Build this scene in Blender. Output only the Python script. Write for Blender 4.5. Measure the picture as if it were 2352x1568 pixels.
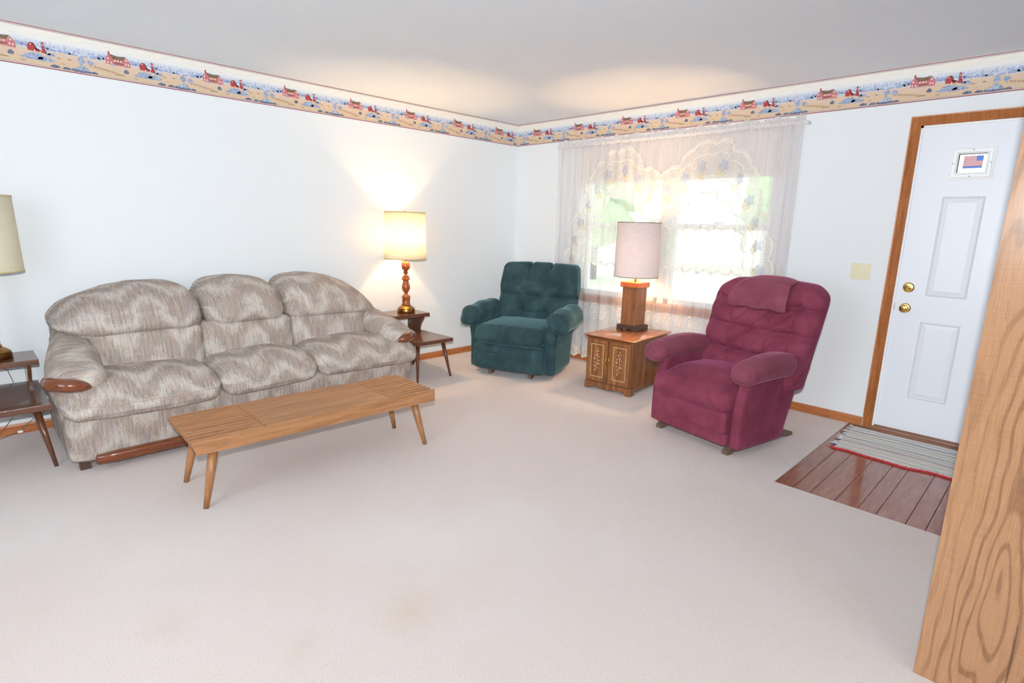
import bpy, bmesh, math, random
from math import sin, cos, pi, sqrt, exp, radians
from mathutils import Vector, Matrix
for o in list(bpy.data.objects): bpy.data.objects.remove(o)
scn = bpy.context.scene; COL = scn.collection

# ------------------------------------------------------------------ camera
CP = Vector((-4.5445, -4.5269, 1.3681)); yaw, pitch, roll, FPX = .785066, -.207025, .0258758, 1271.92
fw = Vector((cos(pitch)*cos(yaw), cos(pitch)*sin(yaw), sin(pitch)))
rt = Vector((sin(yaw), -cos(yaw), 0)); up = rt.cross(fw)
r2 = rt*cos(roll)+up*sin(roll); u2 = -rt*sin(roll)+up*cos(roll)
cd = bpy.data.cameras.new('camera'); cam = bpy.data.objects.new('camera', cd); COL.objects.link(cam)
cam.matrix_world = Matrix(((r2.x, u2.x, -fw.x, CP.x), (r2.y, u2.y, -fw.y, CP.y), (r2.z, u2.z, -fw.z, CP.z), (0, 0, 0, 1)))
cd.sensor_width = 36; cd.lens = FPX/2352*36; cd.clip_start = .05
scn.camera = cam

# ------------------------------------------------------------------ world, lights, exposure
scn.view_settings.view_transform = 'Standard'; scn.view_settings.look = 'None'
scn.view_settings.gamma = 1; scn.view_settings.use_curve_mapping = False
scn.view_settings.exposure = 1.05
w = bpy.data.worlds.new('overcast_sky'); scn.world = w; w.use_nodes = True
bg = w.node_tree.nodes['Background']; bg.inputs[0].default_value = (.93, .97, 1, 1); bg.inputs[1].default_value = 1.35

def light(name, kind, loc, energy, color=(1, 1, 1), target=None, **kw):
    l = bpy.data.lights.new(name, kind); l.energy = energy; l.color = color
    for k, v in kw.items(): setattr(l, k, v)
    o = bpy.data.objects.new(name, l); COL.objects.link(o); o.location = loc
    if target is not None:
        o.rotation_euler = (Vector(target)-Vector(loc)).to_track_quat('-Z', 'Y').to_euler()
    return o
# added soft fill lights behind the camera, tinted cool; no windows built there
light('soft_fill_back', 'AREA', (-3.6, -5.8, 1.45), 7, (.84, .93, 1), (-3.2, -1.8, 1.3), shape='RECTANGLE', size=1.8, size_y=1.3)
light('soft_fill_left', 'AREA', (-5.8, -3.0, 1.45), 19, (.84, .93, 1), (-1, -2.4, 1.3), shape='RECTANGLE', size=1.8, size_y=1.3)
# the camera's own flash, just above the lens
fl = light('camera_flash', 'SPOT', CP+Vector((-.01, -.01, .15)), 10.5, (.90, .96, 1), CP+fw*3+Vector((0, 0, .35)), spot_size=radians(140), spot_blend=.6, shadow_soft_size=.02)
fl.data.use_nodes = True
_nt = fl.data.node_tree; _f = _nt.nodes.new('ShaderNodeLightFalloff'); _f.inputs['Strength'].default_value = 1
_nt.links.new(_f.outputs['Constant'], _nt.nodes['Emission'].inputs['Strength'])

# ------------------------------------------------------------------ node helpers
def srgb(r, g, b):
    f = lambda c: (c/255/12.92) if c/255 <= .04045 else ((c/255+.055)/1.055)**2.4
    return (f(r), f(g), f(b), 1)
class M:
    def __init__(s, name, rough=.6, color=None, **kw):
        s.m = bpy.data.materials.new(name); s.m.use_nodes = True; s.t = s.m.node_tree
        s.p = s.t.nodes['Principled BSDF']; s.out = s.t.nodes['Material Output']
        s.p.inputs['Roughness'].default_value = rough
        if color is not None: s.p.inputs['Base Color'].default_value = color
        for k, v in kw.items(): s.p.inputs[k.replace('_', ' ')].default_value = v
    def n(s, t, **kw):
        n = s.t.nodes.new('ShaderNode'+t)
        for k, v in kw.items():
            if k.startswith('i_'):
                k = k[2:]; k = int(k) if k.isdigit() else k.replace('_', ' ')
                s.put(n.inputs[k], v)
            else: setattr(n, k, v)
        return n
    def put(s, inp, v):
        if isinstance(v, bpy.types.NodeSocket): s.t.links.new(v, inp)
        else: inp.default_value = v
    def obj(s): return s.n('TexCoord').outputs['Object']
    def uv(s): return s.n('TexCoord').outputs['UV']
    def map(s, v, scale=(1, 1, 1), loc=(0, 0, 0), rot=(0, 0, 0)):
        return s.n('Mapping', i_Vector=v, i_Scale=scale, i_Location=loc, i_Rotation=rot).outputs[0]
    def noise(s, v, scale=5, detail=3, rough=.5, dist=0):
        return s.n('TexNoise', i_Vector=v, i_Scale=scale, i_Detail=detail, i_Roughness=rough, i_Distortion=dist).outputs[0]
    def ramp(s, f, stops, interp='LINEAR'):
        r = s.n('ValToRGB', i_0=f); e = r.color_ramp; e.interpolation = interp
        while len(e.elements) < len(stops): e.elements.new(.5)
        for el, (p, c) in zip(e.elements, stops): el.position = p; el.color = c
        return r.outputs[0]
    def mix(s, f, a, b, mode='MIX'):
        x = s.n('MixRGB', blend_type=mode); s.put(x.inputs[0], f); s.put(x.inputs[1], a); s.put(x.inputs[2], b); return x.outputs[0]
    def math(s, op, a, b=0., c=0.):
        x = s.n('Math', operation=op); s.put(x.inputs[0], a); s.put(x.inputs[1], b); s.put(x.inputs[2], c); return x.outputs[0]
    def color(s, c): s.put(s.p.inputs['Base Color'], c); return s
    def bump(s, h, strength=.3, dist=.01):
        b = s.n('Bump', i_Height=h, i_Strength=strength, i_Distance=dist); s.t.links.new(b.outputs[0], s.p.inputs['Normal']); return s

def paint(name, c, rough=.6, bump=None, **kw):
    a = M(name, rough, c, **kw)
    if bump: a.bump(a.noise(a.obj(), bump[0], 3), bump[1], .003)
    return a.m
def wood(name, dark, mid, lite, axis='x', scale=1., rough=.35, rings=True, coat=.0, contrast=1.):
    a = M(name, rough); a.p.inputs['Coat Weight'].default_value = coat
    sc = {'x': (1, 14, 14), 'y': (14, 1, 14), 'z': (14, 14, 1)}[axis]
    sc = tuple(k*scale for k in sc)
    v = a.map(a.obj(), sc)
    g = a.noise(v, 3.2, 6, .62, .8); g2 = a.noise(a.map(a.obj(), tuple(k*3.5 for k in sc)), 9, 3, .6)
    c = a.ramp(g, [(.28, dark), (.5, mid), (.72, lite)])
    c = a.mix(.22*contrast, c, a.ramp(g2, [(.35, dark), (.6, lite)]), 'MULTIPLY' if False else 'MIX')
    a.color(c); a.bump(g2, .08, .002)
    return a.m

# ------------------------------------------------------------------ materials
WALL = paint('wall_paint', srgb(224, 227, 229), .7, (120, .06))
CEIL = M('ceiling_texture', .9, srgb(236, 240, 245)); CEIL.bump(CEIL.noise(CEIL.obj(), 110, 4, .7), .5, .006); CEIL = CEIL.m
def carpet():
    a = M('carpet_pile', .95); o = a.obj()
    n1 = a.noise(o, 260, 3, .7); n2 = a.noise(o, 1.6, 4, .6); n3 = a.noise(a.map(o, (1, 1, 1), (4, 9, 0)), .9, 2)
    c = a.ramp(n1, [(.25, srgb(200, 181, 173)), (.5, srgb(229, 214, 208)), (.78, srgb(244, 234, 229))])
    c = a.mix(a.ramp(n2, [(.45, (0, 0, 0, 1)), (.75, (.35, .35, .35, 1))]), c, srgb(226, 204, 190))
    c = a.mix(a.ramp(n3, [(.5, (0, 0, 0, 1)), (.7, (.4, .4, .4, 1))]), c, srgb(236, 231, 228))
    # worn and stained spots near the front left
    sp = a.n('SeparateXYZ', i_0=o)
    for (x, y, r, k) in ((-3.55, -3.05, .16, .5), (-3.9, -2.95, .10, .35), (-3.95, -3.3, .07, .4), (-4.2, -2.55, .13, .35)):
        d = a.n('VectorMath', operation='DISTANCE', i_0=a.map(o, (1, 1, 0)), i_1=(x, y, 0)).outputs['Value']
        d = a.math('ADD', d, a.math('MULTIPLY', a.noise(o, 9, 3), .15))
        f = a.n('MapRange', i_0=d, i_1=r+.08, i_2=.03, i_3=0., i_4=k).outputs[0]
        c = a.mix(f, c, srgb(216, 186, 158))
    a.color(c); a.bump(n1, .7, .006); a.p.inputs['Sheen Weight'].default_value = .25
    return a.m
CARPET = carpet()
OAK = wood('oak_trim', srgb(138, 80, 40), srgb(178, 112, 64), srgb(202, 138, 88), 'z', 1.2, .35)
OAKX = wood('oak_trim_x', srgb(138, 74, 36), srgb(178, 106, 58), srgb(198, 130, 80), 'x', 1.2, .35)
OAKY = wood('oak_trim_y', srgb(138, 74, 36), srgb(178, 106, 58), srgb(198, 130, 80), 'y', 1.2, .35)
BENCHW = wood('bench_wood', srgb(134, 90, 54), srgb(174, 122, 80), srgb(198, 144, 98), 'x', .9, .45)
BENCHL = wood('bench_leg_wood', srgb(140, 92, 54), srgb(172, 120, 76), srgb(192, 138, 90), 'z', .9, .4)
WALNUT = wood('laminate_walnut', srgb(76, 46, 34), srgb(104, 66, 48), srgb(122, 82, 60), 'x', .8, .25, coat=.3)
WALNUTZ = wood('walnut_legs', srgb(70, 38, 26), srgb(102, 60, 40), srgb(126, 78, 54), 'z', .8, .25, coat=.4)
TURNED = wood('turned_lamp_wood', srgb(120, 52, 20), srgb(158, 80, 36), srgb(178, 96, 48), 'z', .7, .18, coat=.6)
SOFAW = wood('sofa_trim_wood', srgb(70, 30, 14), srgb(116, 58, 28), srgb(146, 80, 44), 'x', 1.2, .18, coat=.6)
CABW = wood('cabinet_pecan', srgb(76, 42, 20), srgb(140, 86, 48), srgb(174, 116, 70), 'z', .8, .3, coat=.2)
CABTOP = wood('cabinet_top_pecan', srgb(140, 82, 50), srgb(172, 108, 70), srgb(190, 124, 86), 'x', .8, .16, coat=.5)
CABDARK = wood('cabinet_moulding', srgb(104, 62, 32), srgb(138, 86, 48), srgb(160, 106, 64), 'z', 1., .3)
PANELW = None
def panel_wood():
    a = M('oak_laminate_panel', .22); o = a.obj(); a.p.inputs['Coat Weight'].default_value = .3
    # cathedral grain: rings seen lengthwise, stretched along the height
    ds = a.noise(a.map(o, (1, 2.2, .55), (0, 3, 1)), 1.6, 3, .55)
    dd = a.n('VectorMath', operation='LENGTH', i_0=a.map(o, (0, 5.5, .62), (0, .82, -.28))).outputs['Value']
    ph = a.math('MULTIPLY', a.math('ADD', dd, a.math('MULTIPLY', ds, 1.3)), 52.)
    wv = a.math('MULTIPLY_ADD', a.math('SINE', ph), .5, .5)
    amp = a.ramp(a.noise(a.map(o, (1, 3.2, .5), (2, 1, 0)), 1.4, 2), [(.36, (.3, .3, .3, 1)), (.58, (1, 1, 1, 1))])
    fine = a.noise(a.map(o, (1, 90, 3)), 3, 4, .6); cross = a.noise(a.map(o, (1, 8, 110)), 2, 2, .5)
    c = a.mix(a.math('MULTIPLY', a.ramp(wv, [(.0, (0, 0, 0, 1)), (.7, (.08, .08, .08, 1)), (.93, (1, 1, 1, 1))]), amp), srgb(188, 140, 100), srgb(108, 70, 44))
    c = a.mix(.34, c, a.ramp(fine, [(.3, srgb(154, 104, 70)), (.65, srgb(208, 160, 122))]))
    c = a.mix(.10, c, a.ramp(cross, [(.4, srgb(140, 92, 60)), (.6, srgb(190, 146, 110))]))
    kn = a.ramp(a.noise(a.map(o, (1, 16, .9), (3, .4, 2)), 2.2, 5, .6, 1.2), [(.66, (0, 0, 0, 1)), (.72, (.85, .85, .85, 1))])
    c = a.mix(kn, c, srgb(104, 74, 58))
    return a.color(c).m
PANELW = panel_wood()
def hardwood():
    a = M('hardwood_planks', .22); o = a.obj(); a.p.inputs['Coat Weight'].default_value = .4
    g = a.noise(a.map(o, (1.3, 12, 1)), 3.5, 5, .6, .9)
    pl = a.noise(a.map(o, (0, 9, 0)), 1.3, 0)
    c = a.ramp(g, [(.3, srgb(124, 66, 44)), (.55, srgb(160, 94, 70)), (.75, srgb(176, 110, 84))])
    c = a.mix(a.ramp(pl, [(.4, (0, 0, 0, 1)), (.6, (.35, .35, .35, 1))]), c, srgb(140, 74, 48))
    return a.color(c).m
HARD = hardwood()
def tweed():
    a = M('flame_stitch_tweed', .92); o = a.obj(); sp = a.n('SeparateXYZ', i_0=a.uv())
    X, t = sp.outputs[0], sp.outputs[1]
    cx = lambda kx, kt, w=0.: a.n('CombineXYZ', i_0=a.math('MULTIPLY', X, kx), i_1=a.math('MULTIPLY', t, kt), i_2=w).outputs[0]
    jag = a.math('MULTIPLY', a.math('SUBTRACT', a.noise(cx(55., 5.), 1., 3, .6), .5), 4.6)
    wob = a.math('MULTIPLY', a.math('SUBTRACT', a.noise(cx(3., 3., 5.), 1., 2, .5), .5), 5.0)
    ph = a.math('ADD', a.math('MULTIPLY', a.math('COSINE', a.math('MULTIPLY', X, 2*pi/.30)), 2.0), a.math('ADD', jag, wob))
    fl = a.math('SINE', a.math('ADD', a.math('MULTIPLY', t, 2*pi/.25), ph))
    fl = a.math('MULTIPLY_ADD', fl, .5, .5)
    c = a.ramp(fl, [(.0, srgb(150, 126, 112)), (.30, srgb(158, 136, 122)), (.38, srgb(118, 104, 104)), (.46, srgb(178, 160, 142)), (.62, srgb(200, 187, 174)), (.74, srgb(174, 152, 130)), (.9, srgb(212, 204, 194))])
    st = a.noise(cx(120., 9.), 1., 3, .6)
    c = a.mix(.36, c, a.ramp(st, [(.36, srgb(86, 82, 94)), (.46, srgb(164, 146, 136)), (.56, srgb(206, 194, 182)), (.68, srgb(234, 228, 220))]))
    rd = a.noise(a.n('CombineXYZ', i_0=a.math('MULTIPLY', X, 46.), i_1=a.math('MULTIPLY', t, 7.), i_2=4.).outputs[0], 1., 3, .5)
    c = a.mix(a.ramp(rd, [(.64, (0, 0, 0, 1)), (.70, (.75, .75, .75, 1))]), c, srgb(186, 128, 110))
    rb = a.noise(a.n('CombineXYZ', i_0=a.math('MULTIPLY', X, 60.), i_1=a.math('MULTIPLY', t, 9.), i_2=14.).outputs[0], 1., 3, .5)
    c = a.mix(a.ramp(rb, [(.57, (0, 0, 0, 1)), (.66, (.6, .6, .6, 1))]), c, srgb(134, 138, 152))
    wv = a.noise(a.map(o, (1, 1, 1), (0, 0, 0), (.5, .6, .7)), 420, 2, .6)
    c = a.mix(.36, c, a.ramp(wv, [(.35, srgb(98, 84, 78)), (.65, srgb(226, 214, 202))]))
    a.color(c); a.bump(wv, .5, .003); return a.m
TWEED = tweed()
def velvet(name, dark, mid, lite, sheen, sc=14, rough=.85):
    a = M(name, rough); o = a.obj()
    n = a.noise(o, sc, 4, .55, .4); f = a.noise(o, 380, 2, .6)
    c = a.ramp(n, [(.3, dark), (.52, mid), (.75, lite)])
    c = a.mix(.16, c, a.ramp(f, [(.3, dark), (.7, lite)]))
    a.color(c); a.bump(f, .35, .002)
    a.p.inputs['Sheen Weight'].default_value = .55; a.p.inputs['Sheen Roughness'].default_value = .35; a.p.inputs['Sheen Tint'].default_value = sheen
    a.p.inputs['Specular IOR Level'].default_value = .15
    return a.m
GREENV = velvet('teal_velvet', srgb(38, 58, 62), srgb(50, 73, 78), srgb(66, 92, 97), srgb(140, 182, 192), 7)
REDV = velvet('burgundy_velour', srgb(118, 50, 68), srgb(134, 61, 82), srgb(150, 74, 96), srgb(200, 120, 165), 7)
REDCOVER = velvet('burgundy_cover', srgb(128, 64, 82), srgb(138, 74, 90), srgb(150, 84, 100), srgb(205, 140, 170), 9)
SHADE = M('lamp_shade_linen', .9, srgb(246, 236, 208)); SHADE.t.links.new(SHADE.n('MixShader', i_0=.5).outputs[0], SHADE.out.inputs[0])
def shade(name, col, tcol, mixf):
    a = M(name, .9); o = a.obj()
    n = a.noise(a.map(o, (6, 6, 130)), 3, 3, .6)
    c = a.ramp(n, [(.35, tuple(x*.86 for x in col[:3])+(1,)), (.6, col)])
    d = a.n('BsdfDiffuse', i_0=c); t = a.n('BsdfTranslucent', i_0=tcol)
    mx = a.n('MixShader', i_0=mixf); a.t.links.new(d.outputs[0], mx.inputs[1]); a.t.links.new(t.outputs[0], mx.inputs[2])
    a.t.links.new(mx.outputs[0], a.out.inputs[0]); return a.m
SHADE = shade('cream_shade', srgb(242, 236, 216), srgb(255, 246, 224), .42)
SHADEPK = shade('pink_linen_shade', srgb(248, 228, 222), srgb(240, 206, 190), .04)
SHADETRIM = paint('shade_trim', srgb(206, 190, 140), .7); SHADETRIMD = paint('shade_trim_dark', srgb(150, 130, 110), .7)
BRASS = paint('brass', srgb(214, 176, 96), .2, Metallic=1.); ABRASS = paint('antique_brass', srgb(150, 112, 62), .28, Metallic=1.)
DARKM = paint('dark_wood_base', srgb(82, 58, 50), .35)
ROCKER = wood('rocker_base_wood', srgb(84, 62, 52), srgb(112, 88, 76), srgb(128, 104, 92), 'y', 1, .5)
DOORW = paint('door_paint', srgb(226, 229, 236), .4); IVORY = paint('ivory_plastic', srgb(222, 214, 180), .35)
WHITE = paint('white_vinyl', srgb(240, 240, 240), .4); BLACK = paint('black_hole', srgb(30, 28, 28), .5)
BLINDM = paint('roller_blind', srgb(226, 218, 212), .8)
CORD = paint('brown_cord', srgb(110, 84, 50), .5)
BULB = M('bulb_glow', .4); _e = BULB.n('Emission', i_0=srgb(255, 214, 150), i_1=30.); BULB.t.links.new(_e.outputs[0], BULB.out.inputs[0]); BULB = BULB.m
BULBOFF = paint('bulb_glass', srgb(240, 240, 236), .2)
def glassm():
    a = M('window_glass', .0); tr = a.n('BsdfTransparent', i_0=(.97, 1, .98, 1)); g = a.n('BsdfGlossy', i_1=.02)
    fr = a.n('Fresnel', i_0=1.45); mx = a.n('MixShader', i_0=fr.outputs[0])
    a.t.links.new(tr.outputs[0], mx.inputs[1]); a.t.links.new(g.outputs[0], mx.inputs[2]); a.t.links.new(mx.outputs[0], a.out.inputs[0]); return a.m
GLASS = glassm()
def cloth(name, col, alpha, holes=None, streak=True):
    a = M(name, .9); o = a.obj()
    al = alpha
    if streak:
        s = a.noise(a.map(o, (1, 38, .6)), 3, 4, .65)
        al = a.n('MapRange', i_0=s, i_1=.3, i_2=.7, i_3=alpha-.13, i_4=alpha+.15).outputs[0]
    if holes:
        v = a.n('TexVoronoi', i_Vector=a.map(o, (1, 1, 1)), i_Scale=holes).outputs['Distance']
        h = a.ramp(v, [(.22, (.15, .15, .15, 1)), (.34, (1, 1, 1, 1))])
        al = a.math('MULTIPLY', h, al)
    d = a.n('BsdfDiffuse', i_0=col); t = a.n('BsdfTranslucent', i_0=col); m1 = a.n('MixShader', i_0=.5)
    a.t.links.new(d.outputs[0], m1.inputs[1]); a.t.links.new(t.outputs[0], m1.inputs[2])
    tr = a.n('BsdfTransparent'); mx = a.n('MixShader'); a.put(mx.inputs[0], al)
    a.t.links.new(tr.outputs[0], mx.inputs[1]); a.t.links.new(m1.outputs[0], mx.inputs[2]); a.t.links.new(mx.outputs[0], a.out.inputs[0])
    return a.m
SHEER = cloth('white_sheer', srgb(244, 240, 240), .50)
RUFFLE = cloth('gathered_sheer', srgb(244, 240, 240), .8)
LACE = cloth('cream_lace', srgb(250, 246, 240), .72, 80, False)
LACEEDGE = cloth('lace_edging', srgb(252, 248, 242), .95, 120, False)
LACEB = cloth('blue_lace', srgb(212, 218, 236), .6, 95, False); LACEY = cloth('yellow_lace', srgb(250, 236, 200), .5, 95, False)

# ------------------------------------------------------------------ mesh helpers
def add(name, verts, faces, mat, parent=None, smooth=False, loc=None, uvs=None, fmats=None, kind=None, label=None):
    me = bpy.data.meshes.new(name); me.from_pydata([tuple(v) for v in verts], [], faces)
    mats = mat if isinstance(mat, (list, tuple)) else [mat]
    for x in mats: me.materials.append(x)
    if fmats: me.polygons.foreach_set('material_index', fmats)
    if smooth: me.polygons.foreach_set('use_smooth', [True]*len(me.polygons))
    if uvs:
        l = me.uv_layers.new(name='UVMap'); 
        for lp in me.loops: l.data[lp.index].uv = uvs[lp.vertex_index]
    me.validate(); me.update()
    o = bpy.data.objects.new(name, me); COL.objects.link(o)
    if parent: o.parent = parent
    if loc is not None: o.location = loc
    if kind: o['kind'] = kind
    if label: o['label'] = label
    return o
class B:
    """collects shapes for one mesh"""
    def __init__(s): s.v = []; s.f = []; s.m = []
    def put(s, vs, fs, mi=0):
        b = len(s.v); s.v += [tuple(x) for x in vs]; s.f += [tuple(i+b for i in f) for f in fs]; s.m += [mi]*len(fs); return s
    def box(s, a, b, mi=0, bev=0.):
        x0, y0, z0 = (min(a[i], b[i]) for i in range(3)); x1, y1, z1 = (max(a[i], b[i]) for i in range(3))
        if bev <= 0:
            return s.put([(x0, y0, z0), (x1, y0, z0), (x1, y1, z0), (x0, y1, z0), (x0, y0, z1), (x1, y0, z1), (x1, y1, z1), (x0, y1, z1)],
                         [(0, 3, 2, 1), (4, 5, 6, 7), (0, 1, 5, 4), (1, 2, 6, 5), (2, 3, 7, 6), (3, 0, 4, 7)], mi)
        bm = bmesh.new(); bmesh.ops.create_cube(bm, size=1)
        for v in bm.verts: v.co = Vector(((x0+x1)/2+v.co.x*(x1-x0), (y0+y1)/2+v.co.y*(y1-y0), (z0+z1)/2+v.co.z*(z1-z0)))
        bmesh.ops.bevel(bm, geom=list(bm.edges), offset=bev, segments=2, affect='EDGES', profile=.6)
        bm.verts.ensure_lookup_table(); bm.verts.index_update()
        s.put([tuple(v.co) for v in bm.verts], [tuple(v.index for v in f.verts) for f in bm.faces], mi); bm.free(); return s
    def tube(s, pts, r, n=10, mi=0, flat=1., caps=True):
        pts = [Vector(p) for p in pts]; rs = r if isinstance(r, (list, tuple)) else [r]*len(pts); vs = []; fs = []
        for i, p in enumerate(pts):
            t = (pts[min(i+1, len(pts)-1)]-pts[max(i-1, 0)]).normalized()
            a = Vector((0, 0, 1)) if abs(t.z) < .9 else Vector((1, 0, 0))
            u = t.cross(a).normalized(); v = u.cross(t)
            for k in range(n):
                an = 2*pi*k/n; vs.append(p+u*cos(an)*rs[i]+v*sin(an)*rs[i]*flat)
        for i in range(len(pts)-1):
            for k in range(n):
                a, b = i*n+k, i*n+(k+1) % n; fs.append((a, b, b+n, a+n))
        if caps: fs.append(tuple(range(n))[::-1]); fs.append(tuple((len(pts)-1)*n+k for k in range(n)))
        return s.put(vs, fs, mi)
    def lathe(s, prof, c=(0, 0, 0), n=32, mi=0, close=True):
        vs = []; fs = []
        for r, z in prof:
            for k in range(n): vs.append((c[0]+r*cos(2*pi*k/n), c[1]+r*sin(2*pi*k/n), c[2]+z))
        for i in range(len(prof)-1):
            for k in range(n):
                a, b = i*n+k, i*n+(k+1) % n; fs.append((a, b, b+n, a+n))
        if close: fs.append(tuple(range(n))[::-1]); fs.append(tuple((len(prof)-1)*n+k for k in range(n)))
        return s.put(vs, fs, mi)
    def prism(s, poly, d0, d1, plane='xz', mi=0):
        P = {'xz': lambda a, b, d: (a, d, b), 'yz': lambda a, b, d: (d, a, b), 'xy': lambda a, b, d: (a, b, d)}[plane]
        n = len(poly); vs = [P(a, b, d0) for a, b in poly]+[P(a, b, d1) for a, b in poly]
        fs = [tuple(range(n)), tuple(range(2*n-1, n-1, -1))]+[(i, i+n, (i+1) % n+n, (i+1) % n) for i in range(n)]
        return s.put(vs, fs, mi)
    def xf(s, fn): s.v = [tuple(fn(*v)) for v in s.v]; return s
    def make(s, name, mat, parent=None, smooth=False, **kw):
        o = add(name, s.v, s.f, mat, parent, smooth, fmats=s.m if isinstance(mat, (list, tuple)) else None, **kw)
        bm = bmesh.new(); bm.from_mesh(o.data); bmesh.ops.recalc_face_normals(bm, faces=bm.faces); bm.to_mesh(o.data); bm.free()
        return o
def auto(o, ang=35):
    """smooth except at sharp edges"""
    me = o.data; me.polygons.foreach_set('use_smooth', [True]*len(me.polygons))
    bm = bmesh.new(); bm.from_mesh(me); a = radians(ang)
    for e in bm.edges: e.smooth = not (len(e.link_faces) == 2 and e.calc_face_angle(0) > a)
    bm.to_mesh(me); bm.free(); return o
def rblock(cx, cy, cz, sx, sy, sz, r, n=18, puff=(0, 0, 0), fn=None):
    """rounded upholstered block, puffed on each axis; returns verts, faces"""
    key = {}; vs = []; fs = []; h = (sx/2, sy/2, sz/2); r = min(r, *h)
    def vert(p):
        k = tuple(round(c, 5) for c in p)
        if k in key: return key[k]
        q = [c*hh for c, hh in zip(p, h)]; inn = [max(-(hh-r), min(hh-r, x)) for x, hh in zip(q, h)]
        d = Vector([a-b for a, b in zip(q, inn)])
        if d.length > 1e-9: d = d.normalized()*r
        o = [inn[i]+d[i] for i in range(3)]
        g = [max(0, 1-(p[i])**2) for i in range(3)]
        o[0] += puff[0]*p[0]*g[1]*g[2]; o[1] += puff[1]*p[1]*g[0]*g[2]; o[2] += puff[2]*p[2]*g[0]*g[1]
        o = (o[0]+cx, o[1]+cy, o[2]+cz)
        if fn: o = fn(*o)
        key[k] = len(vs); vs.append(o); return key[k]
    L = [math.copysign(abs(t)**.8, t) if t else 0. for t in [-1+2*i/n for i in range(n+1)]]
    for ax in range(3):
        for sg in (-1, 1):
            for i in range(n):
                for j in range(n):
                    q = []
                    for (a, b) in ((L[i], L[j]), (L[i+1], L[j]), (L[i+1], L[j+1]), (L[i], L[j+1])):
                        p = [0, 0, 0]; p[ax] = sg; p[(ax+1) % 3] = a; p[(ax+2) % 3] = b; q.append(vert(p))
                    fs.append(tuple(q) if sg > 0 else tuple(q[::-1]))
    return vs, fs
def blk(name, mat, parent, *a, **k):
    label = k.pop('label', None); v, f = rblock(*a, **k); return add(name, v, f, mat, parent, True, label=label)
def thing(name, label, cat, loc, rz=0., group=None):
    o = bpy.data.objects.new(name, None); COL.objects.link(o); o.location = loc; o.rotation_euler = (0, 0, rz); o.empty_display_size = .1
    o['label'] = label; o['category'] = cat
    if group: o['group'] = group
    return o
def tag(o, label, cat, group=None):
    o['label'] = label; o['category'] = cat
    if group: o['group'] = group
    return o
def S(o): o['kind'] = 'structure'; return o
def copy_tree(o, parent=None):
    c = o.copy(); COL.objects.link(c); c.parent = parent
    for ch in o.children: copy_tree(ch, c)
    return c
def sm(a, b, x):
    t = max(0, min(1, (x-a)/(b-a))); return t*t*(3-2*t)
def lerp_tab(tab, x):
    if x <= tab[0][0]: return tab[0][1]
    for (a, va), (b, vb) in zip(tab, tab[1:]):
        if x <= b: return va+(vb-va)*(x-a)/(b-a)
    return tab[-1][1]

# ------------------------------------------------------------------ the room
H = 2.44; EX = -5.9; EY = -5.9
HX, HY = -1.45, -3.54        # hardwood patch corner
fb = B()
fb.box((EX, HY, -.12), (.12, .12, 0)).box((EX, EY, -.12), (HX, HY, 0)).box((HX, EY, -.12), (.12, HY, -.022))
floor = S(fb.make('floor', CARPET))
pk = B(); ys = [HY, -3.635, -3.723, -3.842, -3.95, -4.03, -4.154, -4.234, -4.36, -4.45, -4.57, -4.66, -4.78, -4.9, -5.0, -5.1]
rnd = random.Random(4)
for a, b in zip(ys, ys[1:]):
    cut = rnd.uniform(-1.0, -.2) if abs(a+4.154) > .001 else -1.05
    if abs(b+4.234) < .001: cut = -1.08
    for (p, q) in ((HX, cut), (cut, 0)): pk.box((p+.0008, b+.0012, -.022), (q-.0008, a-.0012, -.005), bev=.0015)
pk.make('hardwood_planks', HARD, floor)
S(B().box((EX, EY, H), (.12, .12, H+.1)).make('ceiling', CEIL))
S(B().box((EX-.1, EY-.1, -.12), (EX, .12, H+.1)).make('wall_back', WALL))
S(B().box((EX, EY-.1, -.12), (.12, EY, H+.1)).make('wall_side', WALL))
wl = S(B().box((EX, 0, 0), (.12, .12, H)).make('wall_left', WALL))
WY0, WY1, WZ0, WZ1 = -.95, -2.82, .70, 2.06       # window opening
DY0, DY1, DZ = -3.685, -4.605, 2.062                # door opening
rb = B()
rb.box((0, 0, 0), (.12, WY0, H)).box((0, WY0, 0), (.12, WY1, WZ0)).box((0, WY0, WZ1), (.12, WY1, H)).box((0, WY1, 0), (.12, DY0, H))
rb.box((0, DY0, DZ), (.12, DY1, H)).box((0, DY1, 0), (.12, EY, H))
wr = S(rb.make('wall_right', WALL))
def bboard(name, mk, mat):
    b = B(); mk(b); return S(b.make(name, mat))
bboard('baseboard_left', lambda b: b.prism([(-.001, 0), (-.012, 0), (-.012, .052), (-.007, .064), (-.001, .064)], EX, -.012, 'yz'), OAKX)
bboard('baseboard_right', lambda b: b.prism([(-.001, 0), (-.012, 0), (-.012, .052), (-.007, .064), (-.001, .064)], -.012, -3.62, 'xz'), OAKY)

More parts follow.
